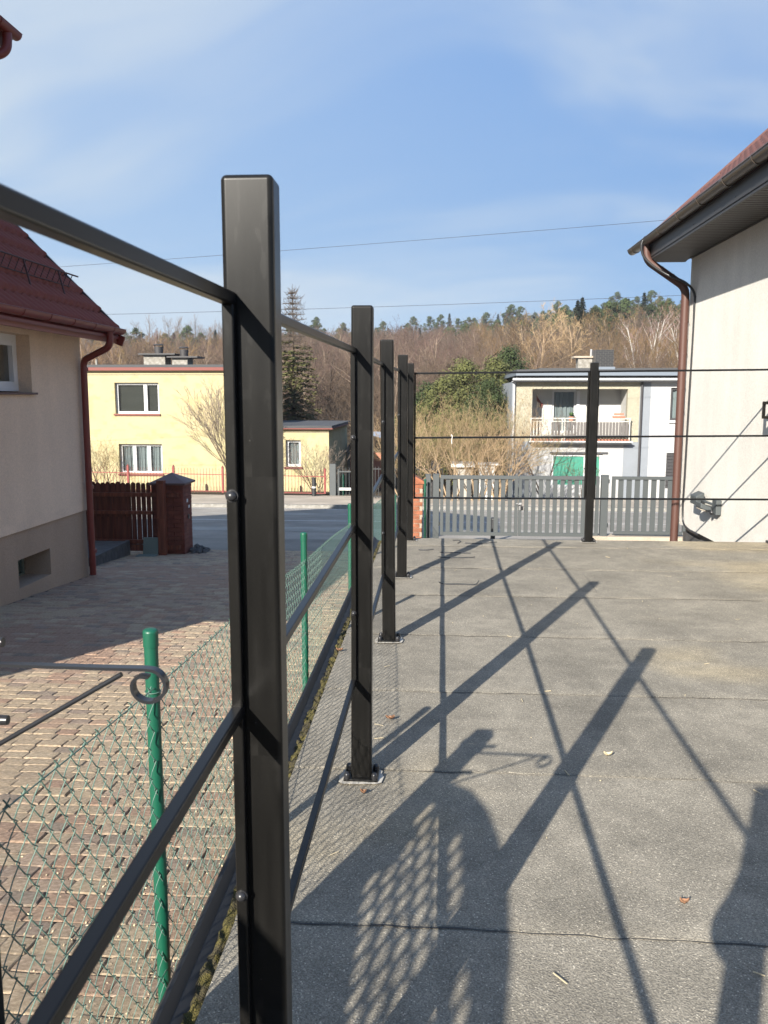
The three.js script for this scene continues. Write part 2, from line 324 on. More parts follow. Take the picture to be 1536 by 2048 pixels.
// ================================================================ DRIVEWAY PAVERS
{
  const X0 = -5.02, X1 = -0.72, D0 = -1.2, D1 = 14.9;
  const dw = new THREE.Group(); dw.name = 'driveway'; dw.userData.kind = 'structure'; scene.add(dw);
  part(dw, 'sand_bed', [strip(X0 - 1.6, X1, D0, D1, -0.004, 8)], M.sandJoint);
  // one paver: rounded tumbled block, eight-sided top with a bevel
  const mk = (s) => {
    seed(s);
    const ring = (k, y) => { const c = 0.10, o = []; for (const [a, b] of [[-1 + c, -1], [1 - c, -1], [1, -1 + c * 1.3], [1, 1 - c * 1.3], [1 - c, 1], [-1 + c, 1], [-1, 1 - c * 1.3], [-1, -1 + c * 1.3]]) o.push([a * 0.5 * k, y, b * 0.5 * k]); return o; };
    const jit = ring(1, 0).map(() => [rr(-0.03, 0.03), rr(-0.04, 0.04)]);
    const low = ring(1, -0.055).map((p, i) => [p[0] + jit[i][0], p[1], p[2] + jit[i][1]]), mid = low.map((p) => [p[0], -0.005, p[2]]), top = ring(0.94, 0).map((p, i) => [p[0] + jit[i][0] * 0.8, rr(-0.002, 0.001), p[2] + jit[i][1] * 0.8]);
    const pos = [], q = (a, b, c) => pos.push(...a, ...c, ...b);
    for (let i = 0; i < 8; i++) { const j = (i + 1) % 8; q(low[i], low[j], mid[j]); q(low[i], mid[j], mid[i]); q(mid[i], mid[j], top[j]); q(mid[i], top[j], top[i]); q([0, 0.0015, 0], top[i], top[j]); }
    return merge(tris(pos));
  };
  const base = [1, 2, 3, 4, 5, 6].map(mk);
  const cols = [[0.49, 0.38, 0.285], [0.46, 0.33, 0.245], [0.43, 0.295, 0.22], [0.50, 0.40, 0.29], [0.33, 0.27, 0.22], [0.44, 0.35, 0.26], [0.47, 0.36, 0.28], [0.37, 0.29, 0.235], [0.54, 0.44, 0.32], [0.45, 0.315, 0.235]];
  for (const c of cols) for (let i = 0; i < 3; i++) c[i] *= 1.42;
  const mats = cols.map((c) => { const m = M.paver.clone(); m.color = lin(...c); return m; });
  seed(77);
  const list = [];
  let row = 0;
  for (let d = D0; d < D1; d += 0.102, row++) {
    let x = X0 - 1.55 - rr(0, 0.12);
    const left = d > 11.7 ? X0 - 1.5 : X0 - 0.02;
    while (x < X1) {
      const w = [0.11, 0.135, 0.145, 0.16, 0.18][Math.floor(rnd() * 5)];
      if (x + w / 2 > left && x + w < X1 + 0.01) {
        let c = Math.floor(rnd() * cols.length);
        const n = vn(x * 0.9, d * 0.9, 0, 301); if (n > 0.62 && rnd() < 0.6) c = 2; if (n < 0.3 && rnd() < 0.6) c = 3;
        const wob = 0.012 * Math.sin(x * 1.9 + d * 0.7) + rr(-0.003, 0.003);
        list.push([x + w / 2, d + wob, w - 0.0045, 0.098 + rr(-0.0015, 0.0015), c, Math.floor(rnd() * 6), rr(-0.03, 0.03), rr(-0.003, 0.003)]);
      }
      x += w;
    }
  }
  const place = (p, o) => { o.position.set(p[0], slope(p[1]) + p[7] + 0.004, -p[1]); o.rotation.set(-0.07 + p[7] * 0.8, p[6], p[7] * 1.5); o.scale.set(p[2], 1, p[3]); };
  const score = (p) => { const px = 876 + 1660 * p[0] / p[1], py = 792 + 1660 * (1.514 - slope(p[1])) / p[1]; return p[1] > 0.8 && px > -40 && px < 700 && py < 2100 ? p[1] : 99; };
  list.sort((a, b) => score(a) - score(b));
  const geos = base;
  list.slice(0, 300).forEach((p) => { const o = new THREE.Mesh(geos[p[5]], mats[p[4]]); o.name = 'paver'; o.castShadow = o.receiveShadow = true; place(p, o); dw.add(o); });
  const rest = list.slice(300), o = new THREE.Object3D();
  const im = new THREE.InstancedMesh(geos[0], M.paver, rest.length); im.name = 'paving'; im.userData.kind = 'stuff'; im.castShadow = im.receiveShadow = true;
  rest.forEach((p, i) => { place(p, o); o.updateMatrix(); im.setMatrixAt(i, o.matrix); const c = cols[p[4]], k = p[1] > 9 ? 0.92 : 1; im.setColorAt(i, lin(c[0] * k, c[1] * k, c[2] * k)); });
  dw.add(im);
  // dry seed husks and sand swept against the fence
  seed(91);
  const N = 5200, gr = new THREE.OctahedronGeometry(1), im2 = new THREE.InstancedMesh(gr, M.sand, N); im2.name = 'sand_grains'; im2.userData.kind = 'stuff';
  for (let i = 0; i < N; i++) {
    const d = 0.9 + Math.pow(rnd(), 1.3) * 8, x = -0.76 - Math.pow(rnd(), 2.2) * 1.1, s = rr(0.0016, 0.0042);
    o.position.set(x, slope(d) + 0.004 + s * 0.4, -d); o.rotation.set(rr(0, 6), rr(0, 6), rr(0, 6)); o.scale.set(s * rr(1, 2.2), s * 0.7, s); o.updateMatrix(); im2.setMatrixAt(i, o.matrix);
    const k = rr(0.6, 1.15); im2.setColorAt(i, lin(k, k * 0.97, k * 0.9));
  }
  dw.add(im2);
}

// ================================================================ FLAT ROOF (the deck in front)
const RX0 = -0.575, RX1 = 3.53, RD1 = 8.8;
{
  const roof = new THREE.Group(); roof.name = 'flat_roof'; roof.userData.kind = 'structure'; scene.add(roof);
  part(roof, 'roof_slab', [box(RX0 + 0.01, RX1, -0.16, -0.012, -3.2, RD1 - 0.02)], M.bitumen);
  part(roof, 'garage_wall', [box(RX0 + 0.06, RX1 - 0.05, -1.3, -0.162, -3.1, RD1 - 0.1)], M.plinth);
  const seams = [-2.0, -1.0, 0.05, 1.13, 2.19, 3.2, 4.12, 5.14, 6.21, 7.23, 8.32, RD1];
  const wob = (x, s) => (fbm(x * 1.1 + s * 7, s * 3.3, 0, 401, 4) - 0.5) * 0.05 + (vn(x * 14, s, 0, 405) - 0.5) * 0.012;
  for (let i = 0; i + 1 < seams.length; i++) {
    const a = seams[i], b = Math.min(seams[i + 1] + 0.09, RD1), N = 200;
    const e = (x) => a + (i ? wob(x, i) : 0), l = (x) => (hash(Math.floor(x * 30), i, 9) - 0.5) * 0.0012 + (fbm(x * 2, i * 9, 0, 408, 3) - 0.5) * 0.003;
    const g = grid(N, 13, (u, v) => { const x = RX0 + (RX1 - RX0) * u, d0 = e(x); if (v === 0) return V(x, -0.004, d0); const t = (v - 1 / 13) * 13 / 12; const d = d0 + 0.004 + (b - d0 - 0.004) * t; return V(x, 0.006 - 0.006 * Math.min(1, t) + l(x) * (1 - t) + (fbm(x * 0.8, d * 0.8, 0, 410, 3) - 0.5) * 0.006 * Math.sin(Math.PI * Math.min(1, t)), d); });
    const m = part(roof, 'roofing_felt_sheet', [g], M.felt);
    const pp = m.geometry.attributes.position, col = new Float32Array(pp.count * 3);   // dry silt left by puddles, mostly towards the far right corner
    for (let k = 0; k < pp.count; k++) { const x = pp.getX(k), d = -pp.getZ(k), far = sstep(1.0, 3.2, x) * sstep(5.6, 7.6, d), n = fbm(x * 0.7 + 3, d * 1.5, 0, 430, 4), f = sstep(0.62 - far * 0.26, 0.82 - far * 0.2, n) * 0.75, w = 0.9 + 0.16 * fbm(x * 1.3, d * 1.3, 0, 440, 3) + 0.05 * (hash(i, 5, 5) - 0.5); col[k * 3] = w * (1 + 0.40 * f); col[k * 3 + 1] = w * (1 + 0.30 * f); col[k * 3 + 2] = w * (1 + 0.08 * f); }
    m.geometry.setAttribute('color', new THREE.BufferAttribute(col, 3));
    const uv = m.geometry.attributes.uv, ou = hash(i, 3, 1) * 7, ov = hash(i, 4, 1) * 7; for (let k = 0; k < uv.count; k++) uv.setXY(k, uv.getX(k) + ou, uv.getY(k) + ov);
    if (i) {                                             // bitumen squeezed out along the lap
      const w = (x) => Math.max(0.0006, 0.014 * (fbm(x * 4, i * 5, 0, 420, 4) - 0.22));
      part(roof, 'bitumen_seam', [grid(N, 1, (u, v) => { const x = RX0 + (RX1 - RX0) * u; return V(x, 0.0035, e(x) - w(x) * (1 - v)); })], M.bitumen);
    }
  }
  const cut = (pts) => { const p = []; for (let k = 0; k + 1 < pts.length; k++) { const [x0, d0] = pts[k], [x1, d1] = pts[k + 1], L = Math.hypot(x1 - x0, d1 - d0), nx = -(d1 - d0) / L * 0.0014, nd = (x1 - x0) / L * 0.0014; const q = [[x0 - nx, d0 - nd], [x0 + nx, d0 + nd], [x1 + nx, d1 + nd], [x1 - nx, d1 - nd]].map(([x, d]) => V(x, 0.0105, d).toArray()); p.push(...q[0], ...q[2], ...q[1], ...q[0], ...q[3], ...q[2]); } return tris(p); };
  part(roof, 'cut_joint', [cut([[1.24, 6.36], [1.255, 6.7], [1.25, 7.1]]), cut([[3.05, 8.72], [3.2, 8.4], [3.28, 8.36]]), cut([[0.46, 8.36], [0.455, 8.7]])], M.bitumen);
  // eaves gutter on the left with moss in it
  const gp = [[-0.56, -0.05], [-0.606, -0.05], [-0.612, -0.036], [-0.645, -0.018], [-0.666, 0.008], [-0.674, 0.012], [-0.682, 0.004], [-0.682, -0.13], [-0.56, -0.14]];
  const gg = mapped(new THREE.ExtrudeGeometry(new THREE.Shape(gp.map(([x, y]) => new THREE.Vector2(x, y))), { depth: 12, bevelEnabled: false }), (u, v, w) => V(u, v, w - 3.2));
  const gt = thing('roof_gutter', 'dark grey eaves gutter with moss along the left edge of the flat roof', 'gutter', [-0.62, -0.14, 2]);
  part(gt, 'gutter_trough', [gg], M.gutterGrey);
  part(gt, 'moss', [grid(6, 1400, (u, v) => { const d = -0.5 + v * 9.2, x = -0.562 - u * 0.056; return V(x + (vn(d * 40, u * 9, 0, 500) - 0.5) * 0.012, -0.045 + 0.022 * vn(d * 30, u * 6, 0, 501) + 0.022 * vn(d * 9, u * 2, 0, 502), d); })], M.moss, { stuff: true });
}

// ================================================================ BLACK STEEL FENCE
const FX = -0.2896, FD = [-0.5358, 1.2797, 3.0953, 4.9702, 6.8012, 8.5858], FH = 1.8346, PW = 0.04, PT = 0.062;
const lean = [0, 0, 0.0045, -0.009, 0.001, 0];
const railY = [(d) => 0.405 + 0.0065 * (d - 1.28), (d) => 1.008 + 0.0088 * (d - 1.28), (d) => 1.660 + 0.0103 * (d - 1.28)];
const gPost = merge(new RoundedBoxGeometry(PW * 2, FH, PT, 4, 0.009).translate(0, FH / 2, 0));
const gPlate = merge(box(-0.068, 0.068, 0.002, 0.012, -0.055, 0.055, 0.003));
const gGrout = merge((() => { seed(5); return grid(28, 2, (u, v) => { const a = u * Math.PI * 2, k = 1 + 0.16 * vn(u * 14, 1, 14, 601) * (v > 0.4 ? 1 : 0); const r = (v === 0 ? 0.5 : v < 0.9 ? 1.0 : 1.13) * k; const c = Math.cos(a), s = Math.sin(a), n = Math.max(Math.abs(c), Math.abs(s)); return V(c / n * 0.068 * r, v === 0 ? 0.004 : v < 0.9 ? 0.0035 : 0.0012, s / n * 0.055 * r); }); })());
const gBolt = merge([rod(V(0, 0.01, 0), V(0, 0.024, 0), 0.013, 0.013, 12), new THREE.SphereGeometry(0.0125, 12, 8, 0, Math.PI * 2, 0, Math.PI / 2).translate(0, 0.024, 0)]);
const gRivet = merge([new THREE.SphereGeometry(0.0085, 16, 10), rod(V(0, 0, 0), V(0, 0, 0.006), 0.0102, 0.0102, 16)]);
function fencePost(parent, x, d, ln = 0) {
  const p = new THREE.Mesh(gPost, M.black); p.name = 'post'; p.castShadow = p.receiveShadow = true; p.position.set(x, 0.008, -d - PT / 2).sub(parent.position); p.rotation.z = -ln; parent.add(p);
  part(p, 'grout', [gGrout.clone()], M.mortar, { local: true });
  part(p, 'base_plate', [gPlate.clone()], M.black, { local: true });
  for (const [a, b] of [[-1, -1], [1, -1], [-1, 1], [1, 1]]) { const k = part(p, 'anchor_bolt', [gBolt.clone()], M.rubber, { local: true }); k.position.set(a * 0.054, 0, b * 0.041); }
  return p;
}
function rivet(stile, x, y, d, dir) { const r = new THREE.Mesh(gRivet, M.rubber); r.name = 'rivet'; r.castShadow = true; r.position.set(x, y, -d).sub(stile.parent.position); if (dir === 'x') r.rotation.y = Math.PI / 2; if (dir === '-x') r.rotation.y = -Math.PI / 2; if (dir === 'b') r.rotation.y = Math.PI; stile.add(r); r.position.sub(stile.position); }
{
  const f = thing('steel_fence', 'black steel post and rail fence running away along the left of the flat roof', 'fence', [FX, 0, 0]);
  const px = (i, y) => FX + lean[i] * y;
  FD.forEach((d, i) => fencePost(f, FX, d, lean[i]));
  const hw = 0.0098, off = -PW + 0.0115;
  for (let i = 0; i + 1 < FD.length; i++) {
    const a = FD[i] + PT, b = FD[i + 1];
    for (const [k, ry] of railY.entries()) {
      const ya = ry(a), yb = ry(b);
      const g = new RoundedBoxGeometry(hw * 2, hw * 2, b - a, 2, 0.003);
      part(f, 'rail', [mapped(flat(g), (x, y, z) => { const t = (0.5 - z / (b - a)); return V(px(i, ya) * (1 - t) + px(i + 1, yb) * t + off + x, y + ya + (yb - ya) * t, a + (b - a) * t); })], M.blackRail);
    }
    for (const [d, j, s] of [[a + hw, i, 1], [b - hw, i + 1, -1]]) {
      const y0 = railY[0](d), y1 = railY[2](d), x = px(j, 0.9) + off;
      const st = part(f, 'stile', [box(x - hw + 0.0008, x + hw - 0.0008, y0, y1, d - hw + 0.001, d + hw - 0.001, 0.003, 2)], M.black);
      for (const y of [0.69, 1.36]) rivet(st, x, y, d + s * hw * 1.05, s > 0 ? 'b' : '');
    }
  }
}
{
  const XR = 1.5785, DR = 8.627, H2 = 1.842;
  const f = thing('steel_fence', 'black steel post and rail fence across the far edge of the flat roof', 'fence', [XR, 0, DR]);
  const p = fencePost(f, XR, DR); p.scale.y = H2 / FH;
  const dz = DR + PT - 0.0115, hw = 0.0098, ys = [(x) => 0.452 + 0.004 * x, (x) => 1.083 + 0.010 * x, (x) => 1.745 + 0.010 * x];
  for (const [x0, x1] of [[FX + PW, XR - PW], [XR + PW, 3.545]]) {
    for (const y of ys) part(f, 'rail', [mapped(flat(new RoundedBoxGeometry(x1 - x0, hw * 2, hw * 2, 2, 0.003)), (x, yy, z) => V(x + (x0 + x1) / 2, yy + y(x + (x0 + x1) / 2), dz - z))], M.blackRail);
    for (const [x, s] of [[x0 + hw, 1], [x1 - hw, -1]]) {
      const st = part(f, 'stile', [box(x - hw + 0.001, x + hw - 0.001, ys[0](x), ys[2](x), dz - hw + 0.0008, dz + hw - 0.0008, 0.003, 2)], M.black);
      for (const y of [0.77, 1.42]) rivet(st, x + s * hw * 1.05, y, dz, s > 0 ? 'x' : '-x');
    }
  }
  single('cable_tie', [tube([V(0.14, 1.115, 8.665), V(0.15, 1.10, 8.65), V(0.145, 1.06, 8.655), V(0.147, 1.02, 8.66)], 0.004, 14, 6)], M.whitePaint, 'white plastic cable tie hanging from the middle rail of the far fence', 'cable tie', [0.145, 1.02, 8.66]);
}

// ================================================================ GREEN CHAIN-LINK FENCE
{
  const f = thing('chain_link_fence', 'green wire mesh fence on round green posts along the brick-paved driveway', 'fence', [-0.78, slope(4), 4]);
  const line = [[-0.78, -1.6], [-0.78, 12.2], [-0.66, 13.35], [-0.21, 14.25]];
  const cum = [0]; for (let i = 1; i < line.length; i++) cum.push(cum[i - 1] + Math.hypot(line[i][0] - line[i - 1][0], line[i][1] - line[i - 1][1]));
  const at = (s) => { let i = 1; while (i < line.length - 1 && s > cum[i]) i++; const t = (s - cum[i - 1]) / (cum[i] - cum[i - 1]); return [line[i - 1][0] + (line[i][0] - line[i - 1][0]) * t, line[i - 1][1] + (line[i][1] - line[i - 1][1]) * t]; };
  const topY = (d) => 0.716 - 0.064 * (d - 2.1) - 0.0006 * (d - 2.1) ** 2 * (d > 2.1 ? 1 : 0) - 0.012 * Math.pow(Math.cos((d - 2.165) / 2.61 * Math.PI), 2) + 0.012;
  const pos = [], nor = [];
  const seg = (p, q, r) => {                             // thin four-sided wire
    const v = q.clone().sub(p).normalize(), a = new THREE.Vector3(0.71, 0.1, 0.7).cross(v).normalize(), b = v.clone().cross(a);
    const R = [a, b, a.clone().negate(), b.clone().negate()];
    for (let k = 0; k < 4; k++) { const A = R[k], B = R[(k + 1) % 4], P = p.clone().addScaledVector(A, r), Q = q.clone().addScaledVector(A, r), P2 = p.clone().addScaledVector(B, r), Q2 = q.clone().addScaledVector(B, r); pos.push(...P.toArray(), ...Q2.toArray(), ...Q.toArray(), ...P.toArray(), ...P2.toArray(), ...Q2.toArray()); nor.push(...A.toArray(), ...B.toArray(), ...A.toArray(), ...A.toArray(), ...B.toArray(), ...B.toArray()); }
  };
  const HW = 0.034, HV = 0.0425, S = cum[cum.length - 1];
  let n = 0;
  for (let s = 0.9; s < S; s += HW, n++) {
    const [, dm] = at(s), bot = slope(dm) + 0.03, top = topY(dm), rows = Math.floor((top - bot) / HV), fine = dm < 5.5;
    let prev = null;
    for (let k = 0; k <= rows; k++) {
      const side = (k + n) % 2 ? 0 : 1;                  // which edge of the strip this bend sits on
      const jit = (hash(n, k, 71) - 0.5) * 0.004;
      const [x, d] = at(Math.min(S, s + (side ? HW : 0) + jit));
      const p = V(x + (side ? 0.0035 : -0.0035), top - k * HV - (hash(n, k, 72) - 0.5) * 0.003, d);
      if (prev) { if (fine) { const m = prev.clone().lerp(p, 0.5); m.x += (side ? 1 : -1) * 0.005; m.z += (side ? 1 : -1) * 0.004; m.y -= 0.006; seg(prev, m, 0.0014); seg(m, p, 0.0014); } else seg(prev, p, 0.00092); }
      prev = p;
      if (k === 0 && side) { seg(p.clone().add(V(0.004, 0.012, 0.006)), p.clone().add(V(-0.004, -0.006, -0.004)), 0.0016); seg(p.clone().add(V(-0.004, 0.013, -0.005)), p.clone().add(V(0.004, -0.006, 0.004)), 0.0016); }
    }
  }
  const wm = tris(pos); wm.setAttribute('normal', new THREE.Float32BufferAttribute(nor, 3));
  part(f, 'wire_mesh', [wm], M.greenWire, { stuff: true });
  pos.length = 0;
  for (const dy of [0.0, -0.42, -0.86]) { const w = []; for (let s = 0.2; s < S; s += 0.22) { const [x, d] = at(s); w.push(V(x + 0.004, Math.max(topY(d) + dy, slope(d) + 0.06), d)); } part(f, 'tension_wire', [tube(w, 0.0017, w.length * 2, 5)], M.greenWire); }
  for (const [x, d, tp, tilt] of [[-0.785, -0.45, 1.05, 0], [-0.79, 2.19, 0.868, 0.012], [-0.787, 4.81, 0.704, 0.004], [-0.785, 7.4, 0.54, 0], [-0.785, 9.9, 0.37, 0], [-0.80, 12.2, 0.16, 0], [-0.68, 13.35, -0.09, 0], [-0.21, 14.28, 0.08, 0]]) {
    const y0 = slope(d) - 0.05, h = tp - y0;
    const p = part(f, 'post', [rod(new THREE.Vector3(0, 0, 0), new THREE.Vector3(0, h, 0), 0.0192, 0.0192, 18), rod(new THREE.Vector3(0, 0, 0), new THREE.Vector3(0, 0.09, 0), 0.028, 0.022, 14)], M.greenPost, { local: true });
    p.position.copy(V(x, y0, d)).sub(f.position); p.rotation.z = -tilt * 0.3; p.rotation.x = tilt;
    const c = part(p, 'post_cap', [new THREE.LatheGeometry([[0.0195, -0.04], [0.0212, -0.04], [0.0212, 0.0], [0.0205, 0.006], [0.014, 0.010], [0, 0.0115]].map(([a, b]) => new THREE.Vector2(a, b)), 18)], M.greenPost, { local: true }); c.position.y = h;
    for (const yy of [h - 0.17, h - 0.6]) { const w = part(p, 'wire_tie', [new THREE.TorusGeometry(0.021, 0.0016, 5, 16).rotateX(Math.PI / 2)], M.greenWire, { local: true }); w.position.y = yy; }
  }
}

// ================================================================ SCROLL BRACKET ON ITS POST, ARCHED PANEL (just outside the frame, they throw the shadows)
{
  const b = thing('scroll_bracket', 'dark metal plant bracket with a rolled scroll end at the left edge', 'bracket', [-0.79, slope(1.26), 1.26]);
  part(b, 'post', [box(-0.835, -0.755, slope(1.28), 1.20, 1.215, 1.295, 0.012, 2)], M.blackRail);
  const fl = (pts, w, t) => {                            // flat bar following points, w across (along D), t thick
    const p = [], c = new THREE.CatmullRomCurve3(pts, false, 'centripetal'), n = pts.length * 6;
    const ring = (u) => { const q = c.getPoint(u), tg = c.getTangent(u), nn = new THREE.Vector3(-tg.y, tg.x, 0).normalize(); return [[-1, -1], [1, -1], [1, 1], [-1, 1]].map(([a, e]) => q.clone().addScaledVector(nn, e * t / 2).add(new THREE.Vector3(0, 0, a * w / 2))); };
    for (let i = 0; i < n; i++) { const A = ring(i / n), B = ring((i + 1) / n); for (let k = 0; k < 4; k++) { const l = (k + 1) % 4; p.push(...A[k].toArray(), ...B[k].toArray(), ...B[l].toArray(), ...A[k].toArray(), ...B[l].toArray(), ...A[l].toArray()); } }
    for (const A of [ring(0), ring(1)]) p.push(...A[0].toArray(), ...A[1].toArray(), ...A[2].toArray(), ...A[0].toArray(), ...A[2].toArray(), ...A[3].toArray());
    return tris(p);
  };
  const D = 1.235, cx = -0.4505, cy = 1.0605, R = 0.027;
  const pts = [V(-0.76, 1.079, D + 0.03), V(-0.64, 1.082, D + 0.02), V(-0.53, 1.085, D + 0.008), V(-0.485, 1.087, D + 0.002), V(-0.455, 1.0875, D)];
  for (let k = 1; k <= 13; k++) { const a = Math.PI / 2 - k / 13 * Math.PI * 1.62, r = R * (1 - 0.13 * k / 13); pts.push(V(cx + Math.cos(a) * r * 1.05, cy + Math.sin(a) * r, D - k * 0.0004)); }
  pts.push(V(-0.463, 1.0775, D - 0.006), V(-0.449, 1.077, D - 0.006));
  part(b, 'arm', [fl(pts, 0.016, 0.005)], M.scroll);
  part(b, 'brace', [rod(V(-0.76, 0.919, D + 0.024), V(-0.497, 1.076, D + 0.004), 0.0042, 0.0042, 8)], M.scroll);
  for (const y of [1.121, 0.99]) part(b, 'clamp', [rod(V(-0.76, y, 1.25), V(-0.694, y, 1.25), 0.010, 0.008, 10), box(-0.84, -0.75, y - 0.02, y + 0.02, 1.21, 1.30, 0.006, 2)], M.rubber);
}
{
  const PX = -1.15, y0 = slope(-0.5);
  const a = thing('arched_gate_leaf', 'black arched gate leaf with a perforated sheet standing left outside the view', 'gate', [PX, y0, -0.5]);
  const top = [[0.52, 1.32], [0.34, 1.40], [0.13, 1.48], [-0.14, 1.54], [-0.37, 1.57], [-0.65, 1.588], [-0.95, 1.565], [-1.16, 1.52], [-1.45, 1.42], [-1.75, 1.27]];
  const ty = (z) => { for (let i = 0; i + 1 < top.length; i++) if (z <= top[i][0] && z >= top[i + 1][0]) { const t = (z - top[i][0]) / (top[i + 1][0] - top[i][0]); return top[i][1] + (top[i + 1][1] - top[i][1]) * t; } return 1.2; };
  const band = (f0, f1) => { const o = []; for (let i = 0; i <= 24; i++) { const z = 0.52 - 2.27 * i / 24; o.push([z, f0(z)]); } for (let i = 24; i >= 0; i--) { const z = 0.52 - 2.27 * i / 24; o.push([z, f1(z)]); } return sideWall(o, [], PX, 0.03); };
  part(a, 'arched_frame', [band((z) => ty(z), (z) => ty(z) - 0.085)], M.blackRail);
  part(a, 'stile', [box(PX, PX + 0.03, y0, 1.23, 0.30, 0.52)], M.blackRail);
  part(a, 'stile', [box(PX, PX + 0.03, y0, 1.19, -1.75, -1.6)], M.blackRail);
  part(a, 'bottom_plate', [box(PX, PX + 0.03, y0, 1.06, -1.6, 0.30)], M.blackRail);
  const o = []; for (let i = 0; i <= 20; i++) { const z = 0.30 - 1.9 * i / 20; o.push([z, ty(z) - 0.086]); } o.push([-1.6, 1.061], [0.30, 1.061]);
  const sh = new THREE.Shape(o.map(([z, h]) => new THREE.Vector2(z, h)));
  for (let r = 0; r < 8; r++) for (let c = -3; c < 22; c++) {           // slanted punched openings in staggered rows
    const z = 0.245 - c * 0.0995 - r * 0.074, h = 1.10 + r * 0.0614; if (z < -1.53 || z > 0.262 || h > ty(z) - 0.115 || h > ty(z - 0.03) - 0.115 || h > ty(z + 0.03) - 0.115) continue;
    const p = new THREE.Path(); for (let n = 0; n <= 10; n++) { const q = n / 10 * Math.PI * 2, x = z + Math.cos(q) * 0.0255 + Math.sin(q) * 0.028, y = h + Math.cos(q) * 0.0195 - Math.sin(q) * 0.0155; n ? p.lineTo(x, y) : p.moveTo(x, y); } sh.holes.push(p);
  }
  part(a, 'perforated_sheet', [mapped(new THREE.ExtrudeGeometry(sh, { depth: 0.004, bevelEnabled: false }), (u, v, w) => V(PX + 0.013 + w, v, u))], M.blackRail);
}

// ================================================================ WINDOWS
function windowIn(parent, x0, x1, y0, y1, d, splits, frameM, behind, opt = {}) {   // faces the camera, set back to depth d
  const fw = opt.fw ?? 0.09, g = [box(x0, x1, y0, y0 + fw, d, d + 0.07), box(x0, x1, y1 - fw, y1, d, d + 0.07)];
  const xs = [x0, ...splits, x1];
  xs.forEach((x, i) => { const w = i === 0 ? [x, x + fw] : i === xs.length - 1 ? [x - fw, x] : [x - fw * 0.8, x + fw * 0.8]; g.push(box(w[0], w[1], y0 + fw, y1 - fw, d + 0.002, d + 0.068)); });
  const w = part(parent, 'window', g, frameM);
  for (let i = 0; i + 1 < xs.length; i++) { part(w, 'pane', [box(xs[i] + fw * 0.7, xs[i + 1] - fw * 0.7, y0 + fw * 0.7, y1 - fw * 0.7, d + 0.03, d + 0.035)], opt.pane ?? M.glass); if (behind) behind(w, xs[i] + fw * 0.5, xs[i + 1] - fw * 0.5, y0 + fw * 0.4, y1 - fw * 0.4, d + 0.14, i); }
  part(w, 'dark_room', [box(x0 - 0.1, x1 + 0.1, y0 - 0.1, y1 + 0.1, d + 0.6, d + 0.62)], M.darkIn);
  return w;
}
const laceIn = (k) => (w, x0, x1, y0, y1, d) => part(w, 'curtain', [grid(60, 1, (u, v) => V(x0 + (x1 - x0) * u, y0 + (y1 - y0) * v, d + 0.035 * Math.sin(u * (x1 - x0) * k) + 0.02 * Math.sin(u * (x1 - x0) * k * 2.3 + 1)))], M.lace);
const blindIn = (w, x0, x1, y0, y1, d) => { const g = []; for (let y = y0; y < y1; y += 0.05) g.push(mapped(new THREE.BoxGeometry(x1 - x0, 0.004, 0.045), (x, yy, z) => V(x + (x0 + x1) / 2, y + yy + z * 0.5, d + z))); part(w, 'blind', g, M.blind, { stuff: true }); };

